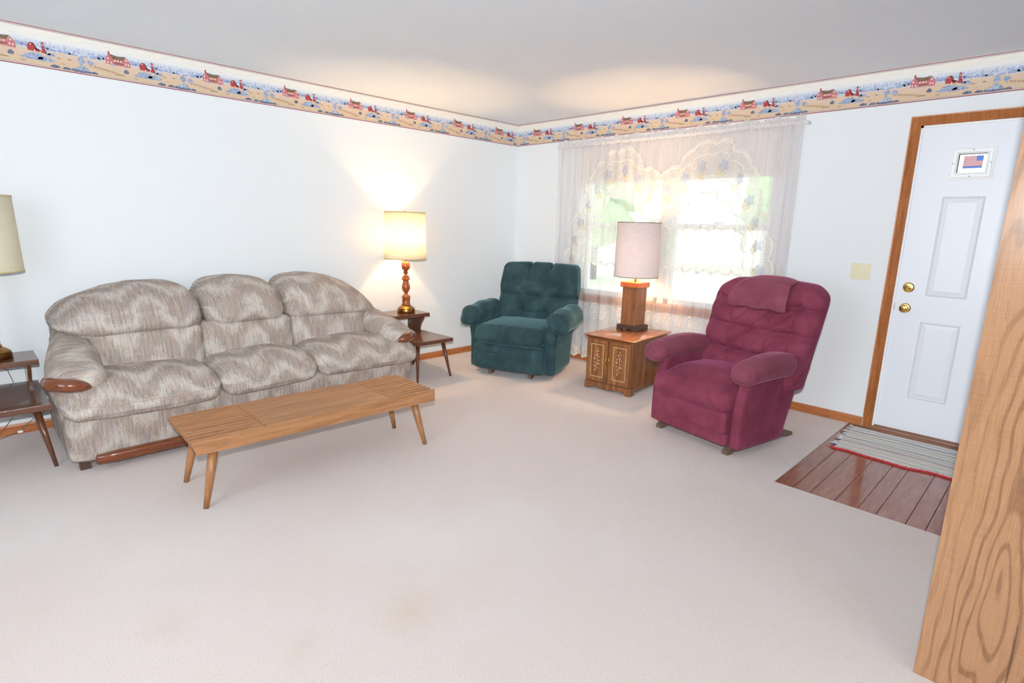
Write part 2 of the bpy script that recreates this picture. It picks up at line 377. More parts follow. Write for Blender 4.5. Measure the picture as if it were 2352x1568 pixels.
# ---- wallpaper border
REP, BH = .561, .2245
def border_bg():
    a = M('border_landscape', .75); sp = a.n('SeparateXYZ', i_0=a.uv()); u, v = sp.outputs[0], sp.outputs[1]
    an = a.math('MULTIPLY', u, 2*pi)
    def per(ru, sv, seed): return a.n('CombineXYZ', i_0=a.math('MULTIPLY', a.math('COSINE', an), ru), i_1=a.math('ADD', a.math('MULTIPLY', a.math('SINE', an), ru), seed), i_2=a.math('MULTIPLY', v, sv)).outputs[0]
    n1 = a.noise(per(1.1, 5, 0), 2.2, 4, .6); n2 = a.noise(per(2.4, 5, 3), 3, 5, .6); n3 = a.noise(per(.5, 9, 7), 2.5, 4, .6)
    base = a.ramp(a.math('ADD', v, a.math('MULTIPLY', a.math('SUBTRACT', n1, .5), .09)),
                  [(.0, srgb(206, 184, 156)), (.2, srgb(212, 184, 154)), (.43, srgb(214, 190, 170)), (.455, srgb(212, 212, 220)), (.54, srgb(190, 198, 214)), (.62, srgb(206, 211, 220)), (.7, srgb(226, 224, 220)), (.86, srgb(232, 226, 214))])
    hill = a.math('MULTIPLY', a.ramp(n2, [(.50, (0, 0, 0, 1)), (.58, (1, 1, 1, 1))]), a.ramp(a.math('ADD', v, a.math('MULTIPLY', n3, .16)), [(.5, (0, 0, 0, 1)), (.54, (1, 1, 1, 1)), (.66, (.9, .9, .9, 1)), (.78, (0, 0, 0, 1))]))
    c = a.mix(a.math('MULTIPLY', hill, .75), base, srgb(136, 152, 184))
    cl = a.math('MULTIPLY', a.ramp(n3, [(.5, (0, 0, 0, 1)), (.62, (1, 1, 1, 1))]), a.ramp(v, [(.68, (0, 0, 0, 1)), (.74, (1, 1, 1, 1)), (.95, (1, 1, 1, 1))]))
    c = a.mix(a.math('MULTIPLY', cl, .3), c, srgb(196, 200, 214))
    gr = a.math('MULTIPLY', a.ramp(n2, [(.55, (0, 0, 0, 1)), (.66, (1, 1, 1, 1))]), a.ramp(v, [(.40, (1, 1, 1, 1)), (.44, (0, 0, 0, 1))]))
    c = a.mix(a.math('MULTIPLY', gr, .3), c, srgb(176, 160, 140))
    return a.color(c).m
def ink(name, c, c2=None):
    a = M(name, .75)
    return a.color(a.ramp(a.noise(a.obj(), 160, 3, .6), [(.38, c), (.62, c2 or c)])).m
BM = [border_bg(), paint('ink_maroon', srgb(140, 66, 82), .7), paint('ink_grey', srgb(150, 146, 146), .7), paint('ink_pink', srgb(206, 176, 178), .7),
      ink('ink_house', srgb(186, 100, 108), srgb(206, 128, 132)), ink('ink_roof', srgb(110, 84, 66), srgb(134, 108, 84)), ink('ink_barn', srgb(164, 54, 60), srgb(180, 72, 74)),
      ink('ink_blue_bush', srgb(118, 134, 170), srgb(178, 188, 208)), ink('ink_dark_bush', srgb(70, 78, 100), srgb(120, 130, 154)), ink('ink_slate', srgb(110, 124, 150), srgb(196, 204, 216)),
      paint('ink_window', srgb(240, 220, 196), .7), ink('ink_brown', srgb(150, 124, 100), srgb(176, 148, 120)), ink('ink_hill', srgb(126, 144, 180), srgb(170, 182, 206))]
def blob(r, cu, cv, w, h, jag=.16, n=16, flat=True):
    """bushy outline in (u, v*BH/REP) units"""
    o = []
    for k in range(n):
        t = 2*pi*k/n; q = 1+r.uniform(-jag, jag); y = sin(t)*h*q
        if flat and y < 0: y *= .3
        o.append((cu+cos(t)*w*q, cv+y))
    return o
def border(name, wallobj, P, u0, length, sgn):
    """P(s, z, lift) -> point on the wall; s runs to the right in the picture"""
    b = B(); uvs = []
    def quad(s0, s1, v0, v1, mi, lift):
        b.put([P(s0, v0, lift), P(s1, v0, lift), P(s1, v1, lift), P(s0, v1, lift)], [(0, 1, 2, 3)], mi)
        for s_, v_ in ((s0, v0), (s1, v0), (s1, v1), (s0, v1)): uvs.append(((s_-u0)/REP, v_))
    n = int(length/.14)+1; s_lo, s_hi = (-length, -.0) if sgn < 0 else (0, length)
    for i in range(n): quad(s_lo+(s_hi-s_lo)*i/n, s_lo+(s_hi-s_lo)*(i+1)/n, 0, 1, 0, .0012)
    for v0, v1, mi in ((.972, .992, 1), (.938, .95, 2), (.955, .965, 3), (.0, .022, 1), (.03, .044, 3), (.052, .06, 2)): quad(s_lo, s_hi, v0, v1, mi, .0016)
    def poly(base, pts, mi, lay):
        pp = [(base+u*REP, v) for u, v in pts]
        if min(p[0] for p in pp) < s_lo+.001 or max(p[0] for p in pp) > s_hi-.001: return
        k = len(pp); c = (sum(p[0] for p in pp)/k, sum(p[1] for p in pp)/k)
        b.put([P(s_, v_, .0018+lay*.0003) for s_, v_ in pp+[c]], [(i, (i+1) % k, k) for i in range(k)], mi)
        for s_, v_ in pp+[c]: uvs.append((0, 0))
    for rep in range(-14, 14):
        r = random.Random(5); bs = u0+rep*REP
        if bs > s_hi or bs+REP < s_lo: continue
        for (c, q, w_, h_) in ((.03, .5, .05, .07), (.24, .5, .05, .07), (.31, .49, .04, .045), (.52, .47, .045, .05), (.6, .475, .03, .04), (.66, .47, .03, .07), (.71, .46, .04, .04), (.8, .455, .035, .035), (.9, .47, .05, .06), (.96, .49, .03, .09), (.47, .5, .04, .05)):
            poly(bs, blob(r, c, q, w_, h_, .25, 18), 12, 0)
        # farmhouse
        poly(bs, [(.0, .40), (.0, .56), (.035, .66), (.075, .545), (.075, .385)], 4, 1)
        poly(bs, [(.075, .385), (.075, .56), (.17, .56), (.17, .40)], 4, 1)
        poly(bs, [(.17, .385), (.17, .54), (.2, .64), (.232, .53), (.236, .385)], 4, 1)
        poly(bs, [(.035, .67), (.07, .54), (.17, .545), (.198, .66), (.12, .635)], 5, 2)
        poly(bs, [(.028, .64), (.028, .735), (.044, .735), (.044, .64)], 6, 3)
        poly(bs, [(.08, .465), (.165, .465), (.17, .43), (.075, .43)], 5, 3)
        for wu, wv in ((.022, .545), (.02, .44), (.052, .44), (.09, .51), (.118, .51), (.146, .51), (.2, .56), (.19, .46), (.215, .45)): poly(bs, [(wu-.006, wv-.02), (wu+.006, wv-.02), (wu+.006, wv+.022), (wu-.006, wv+.022)], 10, 4)
        poly(bs, blob(r, .06, .385, .022, .035), 7, 5)
        # barn and silo
        poly(bs, [(.33, .39), (.325, .48), (.335, .555), (.352, .585), (.375, .575), (.392, .52), (.4, .43), (.45, .42), (.45, .375)], 6, 1)
        poly(bs, [(.352, .592), (.38, .582), (.398, .52), (.405, .44), (.395, .50), (.378, .565)], 5, 2)
        poly(bs, [(.445, .37), (.445, .62), (.455, .65), (.465, .62), (.467, .46), (.48, .44), (.48, .37)], 6, 2)
        for wu, wv in ((.355, .54), (.385, .40), (.43, .395), (.455, .57)): poly(bs, [(wu-.005, wv-.014), (wu+.005, wv-.014), (wu+.005, wv+.014), (wu-.005, wv+.014)], 10, 4)
        # shrubs, rocks and trees
        poly(bs, blob(r, .52, .33, .04, .07), 7, 2); poly(bs, blob(r, .49, .36, .025, .05), 7, 2)
        poly(bs, blob(r, .41, .2, .14, .09, .12, 26), 7, 3); poly(bs, blob(r, .38, .23, .07, .12, .18, 18), 7, 4); poly(bs, blob(r, .46, .21, .06, .07, .18, 18), 7, 4)
        poly(bs, blob(r, .19, .235, .026, .08), 8, 4)
        poly(bs, blob(r, .775, .35, .032, .085, .12, 16, False), 7, 3); poly(bs, blob(r, .855, .33, .03, .06, .14, 16, False), 7, 3)
        for tx in (.775, .855): poly(bs, [(tx-.003, .22), (tx+.003, .22), (tx+.003, .3), (tx-.003, .3)], 11, 2)
        poly(bs, blob(r, .54, .075, .045, .06), 8, 4); poly(bs, blob(r, .64, .07, .035, .05), 8, 4); poly(bs, blob(r, .885, .065, .03, .05), 8, 5)
        poly(bs, blob(r, .77, .065, .09, .08, .12, 24), 8, 4); poly(bs, [(.70, .09), (.72, .15), (.75, .2), (.77, .26), (.79, .22), (.82, .19), (.85, .1)], 9, 5)
        poly(bs, blob(r, .61, .18, .02, .012), 11, 3); poly(bs, blob(r, .67, .31, .02, .025), 11, 3); poly(bs, blob(r, .58, .3, .02, .02), 11, 3); poly(bs, blob(r, .28, .12, .03, .018), 11, 3); poly(bs, blob(r, .12, .14, .05, .03), 8 if False else 11, 3)
        for k in range(8):
            fu = -.14+k*.032; fv = .27-k*.011
            poly(bs, [(fu, fv-.045), (fu+.0035, fv-.045), (fu+.0035, fv+.03), (fu, fv+.03)], 11, 5)
        for dv in (0, -.022): poly(bs, [(-.12, .27+dv), (.085, .20+dv), (.085, .192+dv), (-.12, .262+dv)], 11, 5)
    o = add(name, b.v, b.f, BM, wallobj, fmats=b.m, uvs=uvs, label='country landscape wallpaper border with pink farmhouses and red barns'); return o
Zb = H-BH
border('wallpaper_border', wl, lambda s, v, l: (s, -l, Zb+v*BH), -.354, 5.0, -1)
border('wallpaper_border', wr, lambda s, v, l: (-l, -s, Zb+v*BH), .22, 5.0, 1)

# ---- window
win = thing('window_1', '', '', (0, (WY0+WY1)/2, WZ0)); del win['label']; del win['category']; S(win)
wy = (WY0+WY1)/2
def wbox(b, y0, y1, z0, z1, x0, x1, mi=0): return b.box((x0, y0-wy, z0-WZ0), (x1, y1-wy, z1-WZ0), mi)
b = B(); m = .045
for (a, c) in ((WY0, -1.86), (-1.92, WY1)):
    wbox(b, a, a-m, WZ0, WZ1, .02, .11); wbox(b, c+m, c, WZ0, WZ1, .02, .11); wbox(b, a, c, WZ0, WZ0+m, .02, .11); wbox(b, a, c, WZ1-m, WZ1, .02, .11)
    wbox(b, a, c, 1.375, 1.42, .03, .1)
    wbox(b, (a+c)/2+.04, (a+c)/2-.04, 1.42, 1.44, .03, .06)
wbox(b, -1.86, -1.92, WZ0, WZ1, .0, .12); b.make('window_frame', WHITE, win)
b = B()
for (a, c) in ((WY0, -1.86), (-1.92, WY1)): wbox(b, a-m, c+m, WZ0+m, WZ1-m, .07, .074)
b.make('pane', GLASS, win)
b = B(); cw = .062
wbox(b, WY0+cw, WY0, WZ0-.02, WZ1+cw, -.016, 0); wbox(b, WY1, WY1-cw, WZ0-.02, WZ1+cw, -.016, 0); wbox(b, WY0+cw, WY1-cw, WZ1, WZ1+cw, -.016, 0)
b.make('casing', WHITE, win)
b = B(); wbox(b, WY0+cw+.02, WY1-cw-.02, WZ0-.02, WZ0, -.05, .02); wbox(b, WY0+cw, WY1-cw, WZ0-.08, WZ0-.02, -.014, 0); b.make('window_sill', OAKY, win)

# ---- front door
dr = thing('door_1', '', '', (0, (DY0+DY1)/2, 0)); del dr['label']; del dr['category']; S(dr); dy = (DY0+DY1)/2
def db(b, y0, y1, z0, z1, x0, x1, mi=0, bev=0.): return b.box((x0, y0-dy, z0), (x1, y1-dy, z1), mi, bev)
LY0, LY1, LZ0, LZ1 = -3.905, -4.045, 1.76, 1.875   # glass light in the door
LB0, LB1 = -4.245, -4.385
b = B(); XS0, XS1 = .012, .056; a0, a1 = DY0-.012, DY1+.012
db(b, a0, a1, .03, LZ0, XS0, XS1); db(b, a0, a1, LZ1, DZ-.01, XS0, XS1)
db(b, a0, LY0, LZ0, LZ1, XS0, XS1); db(b, LY1, LB0, LZ0, LZ1, XS0, XS1); db(b, LB1, a1, LZ0, LZ1, XS0, XS1)
for (p0, p1) in ((-3.858, -4.075), (-4.215, -4.432)):
    for (z0, z1) in ((.975, 1.617), (.269, .802)):
        o_, i_, x_ = .0, .012, XS0
        def ring(q0, q1, w0, w1, xa, xb):  # bevelled moulding frame
            pts = []
            for (g, xx) in ((q0, xa), ((q0+q1)/2, xb), (q1, xa)):
                pts += [(xx, p0-g-dy, z0+g), (xx, p1+g-dy, z0+g), (xx, p1+g-dy, z1-g), (xx, p0-g-dy, z1-g)]
            f = []
            for L in (0, 4):
                for k in range(4): f.append((L+k, L+(k+1) % 4, L+4+(k+1) % 4, L+4+k))
            b.put(pts, f)
        ring(0, .014, 0, 0, x_, x_-.006)
        g0, g1 = .016, .038
        pts = [(x_-.001, p0-g0-dy, z0+g0), (x_-.001, p1+g0-dy, z0+g0), (x_-.001, p1+g0-dy, z1-g0), (x_-.001, p0-g0-dy, z1-g0),
               (x_-.007, p0-g1-dy, z0+g1), (x_-.007, p1+g1-dy, z0+g1), (x_-.007, p1+g1-dy, z1-g1), (x_-.007, p0-g1-dy, z1-g1)]
        b.put(pts, [(0, 1, 5, 4), (1, 2, 6, 5), (2, 3, 7, 6), (3, 0, 4, 7), (4, 5, 6, 7)])
slab = b.make('door_slab', DOORW, dr)
for (q0, q1) in ((LY0, LY1), (LB0, LB1)):
    fr = B()
    L_ = [(.042, XS0), (.042, .007), (.034, .004), (.030, .006), (.026, .001), (.012, .001), (.006, -.002), (.0, .002), (.0, .05)]
    fr.put([(x_, yy-dy, zz) for (g, x_) in L_ for (yy, zz) in ((q0+g, LZ0-g), (q1-g, LZ0-g), (q1-g, LZ1+g), (q0+g, LZ1+g))],
           [(i*4+k, i*4+(k+1) % 4, (i+1)*4+(k+1) % 4, (i+1)*4+k) for i in range(len(L_)-1) for k in range(4)])
    f_ = fr.make('door_light_frame', WHITE, dr)
    for (yy, zz) in (((q0+q1)/2, LZ1+.022), ((q0+q1)/2, LZ0-.022), (q0+.022, (LZ0+LZ1)/2), (q1-.022, (LZ0+LZ1)/2)):
        vs = [(-.0015, yy-dy+.003*cos(t*pi/4), zz+.003*sin(t*pi/4)) for t in range(8)]; B().put(vs+[(.003, v[1], v[2]) for v in vs], [tuple(range(8))]+[(i, (i+1) % 8, (i+1) % 8+8, i+8) for i in range(8)]).make('screw', DARKM, f_)
    pass
    g_ = B(); db(g_, q0, q1, LZ0, LZ1, .03, .034); g_.make('pane', GLASS, f_)
def tint(n, c):
    a = M(n, .7); d = a.n('BsdfDiffuse', i_0=c); t = a.n('BsdfTranslucent', i_0=c); mx = a.n('MixShader', i_0=.6)
    a.t.links.new(d.outputs[0], mx.inputs[1]); a.t.links.new(t.outputs[0], mx.inputs[2]); a.t.links.new(mx.outputs[0], a.out.inputs[0]); return a.m
FL = [tint('flag_red', srgb(240, 176, 186)), tint('flag_white', srgb(246, 234, 238)), tint('flag_blue', srgb(150, 182, 238))]
b = B(); f0, f1, z0, z1 = -3.930, -4.026, 1.800, 1.862
for k in range(13):
    zt_ = z1-(z1-z0)*k/13; zb_ = z1-(z1-z0)*(k+1)/13
    db(b, f0, f1 if k > 5 else -3.993, zb_, zt_, .027, .0275, k % 2)
db(b, -3.993, f1, z1-(z1-z0)*6/13, z1+.001, .027, .0276, 2)
db(b, f0, f1, z0-.012, z0, .027, .0275, 2)
flag = b.make('flag_sticker', FL)
flag.location = (0, dy, 0); tag(flag, 'small faded flag sticker with red stripes in the glass of the white door', 'sticker')
# casing: fluted oak
cs = B(); cW = .06
def flute(w, n=9):
    pts = [(0, 0)]
    for k in range(n+1):
        t = k/n; pts.append((t*w, -.013-(.004 if k in (0, n) else .003*cos(k*pi)))) 
    pts.append((w, 0)); return pts
prof = flute(cW)
def casing_leg(yin, ysign, z0, z1):
    vs = []; fs = []; n = len(prof)
    for (zz, mit) in ((z0, 0), (z1, 1)):
        for (p, d) in prof: vs.append((d, yin+ysign*p-dy, zz+(p if mit else 0)))
    for i in range(n-1): fs.append((i, i+1, i+1+n, i+n))
    fs.append(tuple(range(n))); cs.put(vs, fs)
casing_leg(DY0, 1, 0, DZ); casing_leg(DY1, -1, 0, DZ)
vs = []; n = len(prof)
for (yy, s_) in ((DY0, 1), (DY1, -1)):
    for (p, d) in prof: vs.append((d, yy+s_*p-dy, DZ+p))
cs.put(vs, [(i, i+1, i+1+n, i+n) for i in range(n-1)]); auto(cs.make('casing', OAK, dr), 20)
b = B(); db(b, DY0, DY0-.012, .0, DZ, .0, .11); db(b, DY1+.012, DY1, 0, DZ, .0, .11); db(b, DY0, DY1, DZ-.012, DZ, .0, .11); b.make('jamb', WHITE, dr)
b = B(); db(b, DY0, DY1, -.01, .022, -.03, .12, 0, .004); db(b, DY0, DY1, .02, .03, .004, .1); b.make('threshold', wood('threshold_wood', srgb(96, 62, 46), srgb(140, 96, 74), srgb(160, 116, 92), 'y', 1, .3), dr)
def rosette(b, yc, zc, prof):
    v = []; n = 28
    for (r, x) in prof:
        for k in range(n): v.append((XS0-x, yc-dy+r*cos(2*pi*k/n), zc+r*sin(2*pi*k/n)))
    f = [(i*n+k, i*n+(k+1) % n, (i+1)*n+(k+1) % n, (i+1)*n+k) for i in range(len(prof)-1) for k in range(n)]; f.append(tuple((len(prof)-1)*n+k for k in range(n)))
    b.put(v, f)
b = B(); rosette(b, -3.761, 1.023, [(.033, 0), (.033, .004), (.027, .01), (.012, .012), (.011, .02), (.0, .02)])
dbt = auto(b.make('deadbolt', BRASS, dr)); b = B(); b.tube([(XS0-.024, -3.761-dy-.018, 1.012), (XS0-.026, -3.761-dy, 1.023), (XS0-.026, -3.761-dy+.014, 1.034)][::-1], [.004, .007, .005], 10); b.make('thumb_turn', BRASS, dbt, True)
b = B(); rosette(b, -3.761, .883, [(.032, 0), (.032, .004), (.027, .009), (.013, .011), (.012, .024), (.02, .03), (.0265, .04), (.027, .05), (.022, .058), (.014, .06), (.012, .057), (.008, .057), (.0, .06)])
auto(b.make('door_knob', BRASS, dr))
b = B(); db(b, DY0-.013, DY0-.0105, .86, .91, .004, .04); b.make('strike_plate', DARKM, dr)

# ---- wood divider panel at the right edge of the view
b = B(); b.box((0, 0, .0), (.045, -1.1, 2.42)); dv = b.make('divider_panel', PANELW, loc=(-2.538, -4.376, 0))
tag(dv, 'tall honey oak wood-grain divider panel at the right edge beside the entry', 'panel')

# ---- switch and outlet plates
sw = B(); sw.box((-.005, -.061, -.056), (0, .061, .056), bev=.002); sw = sw.make('light_switch', IVORY, loc=(-.0003, -3.466, 1.11))
tag(sw, 'ivory double light switch plate on the wall left of the front door', 'light switch')
for s_ in (-.022, .022):
    t = B(); t.box((-.007, s_-.005, -.012), (-.005, s_+.005, .012)); t.box((-.014, s_-.003, -.002), (-.006, s_+.003, .008)); t.make('toggle', IVORY, sw)
    for z_ in (-.03, .03): B().tube([(-.0062, s_, z_), (-.0045, s_, z_)], .003, 8).make('screw', IVORY, sw)
ot = B(); ot.box((-.036, -.005, -.058), (.036, 0, .058), bev=.002); ot = ot.make('wall_outlet', IVORY, loc=(-1.437, -.0003, .375))
tag(ot, 'ivory wall outlet seen between the shelves of the step table right of the sofa', 'outlet')
for z_ in (-.024, .024):
    b = B(); b.box((-.017, -.0075, z_-.014), (.017, -.004, z_+.014), bev=.002); so = b.make('socket', IVORY, ot)
    for x_ in (-.0065, .0065): B().box((x_-.0015, -.0082, z_-.002), (x_+.0015, -.007, z_+.008)).make('slot', BLACK, so)

# ------------------------------------------------------------------ rag rug
def rugmat():
    a = M('woven_rag', .95); o = a.obj(); sp = a.n('SeparateXYZ', i_0=o); X, Y = sp.outputs[0], sp.outputs[1]
    W = srgb(240, 238, 230); 
    st = [(0, srgb(120, 118, 118)), (.03, W), (.08, srgb(90, 110, 160)), (.11, W), (.16, srgb(100, 118, 170)), (.19, srgb(70, 72, 80)), (.22, W), (.28, srgb(60, 58, 60)), (.31, W), (.37, srgb(150, 146, 146)), (.40, W),
          (.46, srgb(110, 110, 150)), (.51, W), (.555, srgb(50, 50, 52)), (.575, W), (.62, srgb(190, 96, 116)), (.65, srgb(96, 96, 130)), (.68, W), (.72, srgb(230, 180, 180)), (.75, W), (.79, srgb(50, 50, 52)), (.805, W), (.9, srgb(60, 70, 70)), (.915, W)]
    t = a.n('MapRange', i_0=X, i_1=.285, i_2=-.285).outputs[0]
    t = a.math('ADD', t, a.math('MULTIPLY', a.math('SINE', a.math('MULTIPLY', Y, 9.)), .006))
    c = a.ramp(t, st, 'CONSTANT')
    dash = a.math('GREATER_THAN', a.math('SINE', a.math('MULTIPLY', a.math('ADD', Y, a.math('MULTIPLY', X, .6)), 2*pi/.0125)), -.15)
    c = a.mix(dash, c, W)
    h = a.math('ADD', a.math('SINE', a.math('MULTIPLY', X, 2*pi/.018)), a.math('SINE', a.math('MULTIPLY', a.math('ADD', Y, a.math('MULTIPLY', X, .6)), 2*pi/.0125)))
    a.color(c); a.bump(h, .6, .003); return a.m
RUGM = rugmat()
rug = thing('rag_rug', 'striped cotton rag rug with red edge on the hardwood in front of the door', 'rug', (-.345, -4.1, -.005), 0)
nx, ny = 40, 90; vs = []; fs = []
def rz(i, j): return .006+.0025*sin(i*.5)*sin(j*.21)
def rxy(i, j):
    u_, v_ = i/nx, j/ny; x = .29-.58*u_+.012*sin(j*.17)*(u_)+.006*sin(j*.33); y = .52-.03*u_-1.1*v_+.004*sin(i*1.9)*(1 if j in (0, ny) else 0); return x, y
for s_ in (0, 1):
    for i in range(nx+1):
        for j in range(ny+1):
            x, y = rxy(i, j); vs.append((x, y, rz(i, j) if s_ else .001))
N_ = (nx+1)*(ny+1); I = lambda s_, i, j: s_*N_+i*(ny+1)+j
for i in range(nx):
    for j in range(ny): fs.append((I(1, i, j), I(1, i+1, j), I(1, i+1, j+1), I(1, i, j+1))); fs.append((I(0, i, j), I(0, i, j+1), I(0, i+1, j+1), I(0, i+1, j)))
for j in range(ny): fs += [(I(0, 0, j), I(1, 0, j), I(1, 0, j+1), I(0, 0, j+1)), (I(0, nx, j), I(0, nx, j+1), I(1, nx, j+1), I(1, nx, j))]
for i in range(nx): fs += [(I(0, i, 0), I(0, i+1, 0), I(1, i+1, 0), I(1, i, 0)), (I(0, i, ny), I(1, i, ny), I(1, i+1, ny), I(0, i+1, ny))]
b = B(); b.put(vs, fs); b.make('woven_body', RUGM, rug, True)
b = B(); b.tube([(rxy(nx, j)[0]-.003, rxy(nx, j)[1], .006+.001*sin(j*2)) for j in range(ny+1)], [.0065+.0015*sin(j*3.1) for j in range(ny+1)], 8); b.make('red_edge', paint('red_yarn', srgb(196, 60, 70), .9), rug, True)
b = B(); r = random.Random(8)
for k in range(34):
    x = .285-.57*k/33; y0 = .52-.03*(k/33); L_ = r.uniform(.015, .04)
    b.tube([(x, y0-.004, .006), (x+r.uniform(-.008, .008), y0+L_*.6, .006), (x+r.uniform(-.012, .012), y0+L_, .004)], [.0035, .003, .0015], 6, mi=r.choice([0, 0, 0, 1, 2]) if k < 31 else 3)
fr = b.make('fringe', [paint('yarn_white', srgb(228, 224, 216), .9), paint('yarn_black', srgb(50, 48, 52), .9), paint('yarn_blue', srgb(96, 110, 150), .9), paint('yarn_red', srgb(200, 64, 80), .9)], rug, True); fr['kind'] = 'stuff'

# ------------------------------------------------------------------ sofa
SX = -3.18
sofa = thing('sofa', 'long three-seat tweed sofa in beige flame-stitch fabric with wood-capped arms against the left wall', 'sofa', (SX, -.5, 0))
def sl(fn): return lambda x, y, z: (lambda q: (q[0]-SX, q[1]+.5, q[2]))(fn(x, y, z))
ident = lambda x, y, z: (x, y, z)
def sblk(name, mat, parent, x0, x1, y0, y1, z0, z1, r, n=18, puff=(0, 0, 0), fn=ident, label=None):
    uv = []; zm = (z0+z1)/2
    def g(x, y, z):
        uv.append((x, z+(y if z > zm else 2*y0-y)+x0*.37)); return sl(fn)(x, y, z)
    v, f = rblock((x0+x1)/2, (y0+y1)/2, zm, x1-x0, y1-y0, z1-z0, r, n, puff, g)
    return add(name, v, f, mat, parent, True, label=label, uvs=uv)
sblk('base', TWEED, sofa, -4.255, -2.105, -.955, -.12, .045, .345, .05, 20, fn=lambda x, y, z: (x, y-.045*sm(.08, .33, z)*sm(-.5, -.95, y), z))
TOP = [(-4.215, .79), (-4.15, .832), (-4.06, .868), (-3.92, .912), (-3.78, .935), (-3.6, .94), (-3.5, .93), (-3.44, .905), (-3.38, .925), (-3.3, .942), (-3.16, .95), (-3.0, .94), (-2.95, .925), (-2.90, .905), (-2.85, .925), (-2.76, .945), (-2.63, .95), (-2.48, .93), (-2.34, .88), (-2.24, .82), (-2.17, .75), (-2.12, .68)]
sblk('back_frame', TWEED, sofa, -4.2, -2.15, -.36, -.1, .2, .86, .05, 24, fn=lambda x, y, z: (x, y, min(z, lerp_tab(TOP, x)-.03)))
BX = [(-4.06, -3.475), (-3.475, -2.885), (-2.885, -2.30)]
for x0, x1 in BX:
    sblk('lumbar_cushion', TWEED, sofa, x0-.004, x1+.004, -.64, -.3, .40, .70, .05, 16, (0, .02, 0), fn=lambda x, y, z: (x, y-(z-.55)*-.12, z))
def pillow_fn(lo, hi, side):
    def f(x, y, z):
        t = (z-.64)/(.95-.64)                       # 0 bottom .. 1 top
        zt = lerp_tab(TOP, x); zb = .645
        if side == -1: zb += .045*(1-sm(-4.22, -4.0, x))
        if side == 1: zb += -.015+.03*sm(-2.36, -2.15, x)*0
        y2 = y+.16*max(0, t)**1.5                      # leans back
        if side == -1: y2 += .05*(1-sm(-4.22, -4.0, x))
        if side == 1: y2 += .05*sm(-2.4, -2.12, x)
        return (x, min(y2, -.10) if y > -.3 else y2, zb+t*(zt-zb))
    return f
for (x0, x1, sd) in ((-4.215, -3.445, -1), (-3.437, -2.903, 0), (-2.897, -2.125, 1)):
    sblk('back_pillow', TWEED, sofa, x0, x1, -.655, -.2, .64, .95, .12, 26, (0, .03, .02), fn=pillow_fn(x0, x1, sd))
def seat_fn(x, y, z):
    z -= .05*sm(.36, .47, z)*sm(-.88, -1.07, y)
    if y < -.9 and z < .39: y -= .030*(1-sm(.315, .39, z))*sm(-.9, -1.0, y)
    return (x, y, z+.012*sin((x+3.18)*3))
for (x0, x1) in ((-4.268, -3.508), (-3.50, -2.90), (-2.892, -2.088)):
    c = sblk('seat_cushion', TWEED, sofa, x0, x1, -1.06, -.42, .315, .490, .07, 30, (.012, .012, .03), fn=seat_fn)
    ex = B(); ex.tube([(x0+.05+(x1-x0-.1)*k/12-SX, -1.066+.5-.010*sin(pi*k/12), .392+.012*sin((x0+(x1-x0)*k/12+3.18)*3)) for k in range(13)], .0018, 6); ex.make('welt', paint('tweed_welt', srgb(190, 176, 164), .9) if 'tweed_welt' not in bpy.data.materials else bpy.data.materials['tweed_welt'], c, True)
for sd in (-1, 1):
    def arm_fn(x, y, z, sd=sd):
        # authored for the left arm, mirrored for the right
        t = (y+.98)/(.8)                              # 0 front .. 1 back
        zz = z+.03+.125*sm(.05, 1.0, t)-.02*(1-sm(0, .3, t)); xx = x+(.03+.07*(1-sm(-4.3, -4.1, x)))*sm(.1, 1, t)
        xx += -.0*(z-.5)
        if sd == 1: xx = 2*SX-xx+.0
        return (xx, y, zz)
    v, f = rblock(-4.172, -.57, .488, .25, .8, .155, .072, 24, (.01, .01, .02), sl(arm_fn))
    if sd == 1: f = [q[::-1] for q in f]
    am = add('armrest', v, f, TWEED, sofa, True, uvs=[(p[1]+.13, (p[0]*sd)*1.0+p[2]*.6) for p in v])
    # side panel below the arm
    xa, xb = (-4.262, -4.06) if sd < 0 else (-2.30, -2.098)
    sblk('side_panel', TWEED, sofa, xa, xb, -.90, -.14, .25, .56, .05, 14, fn=lambda x, y, z, sd=sd: (x-sd*.05*sm(-.75, -.2, y)*sm(.3, .5, z), y, z+.10*sm(-.7, -.2, y)*sm(.3, .56, z)))
    mx = lambda x: x if sd < 0 else 2*SX-x
    cp = B(); path = [(-4.25, -.78, .510), (-4.285, -.85, .508), (-4.288, -.915, .505), (-4.262, -.957, .503), (-4.215, -.978, .498), (-4.17, -.975, .488), (-4.135, -.962, .474), (-4.11, -.945, .46)]
    pp = []
    for i in range(len(path)-1):
        for k in range(4): pp.append(tuple(path[i][j]+(path[i+1][j]-path[i][j])*k/4 for j in range(3)))
    pp.append(path[-1]); L = len(pp)
    pp = [tuple(sum(pp[max(0, min(L-1, i+k))][j] for k in (-2, -1, 0, 1, 2))/5 for j in range(3)) for i in range(L)]
    rs = [(.026+.012*sm(0, .3, i/L))*(1-sm(.5, 1.02, i/L)**1.5)+.004 for i in range(L)]
    cp.tube([(mx(p[0])-SX, p[1]+.5, p[2]) for p in pp], rs, 14, flat=.9); cp.make('wood_arm_cap', SOFAW, sofa, True, label='glossy dark wood arm cap')
b = B(); v, f = rblock(0, -.475, .068, 1.94, .055, .062, .022, 16); b.put(v, f); b.make('wood_kick_rail', SOFAW, sofa, True, label='glossy dark wood rail along the foot')
for x in (-4.19, -2.17):
    for y in (-.88, -.2): B().box((x-SX-.025, y+.5-.025, 0), (x-SX+.025, y+.5+.025, .06), bev=.003).make('foot', DARKM, sofa)

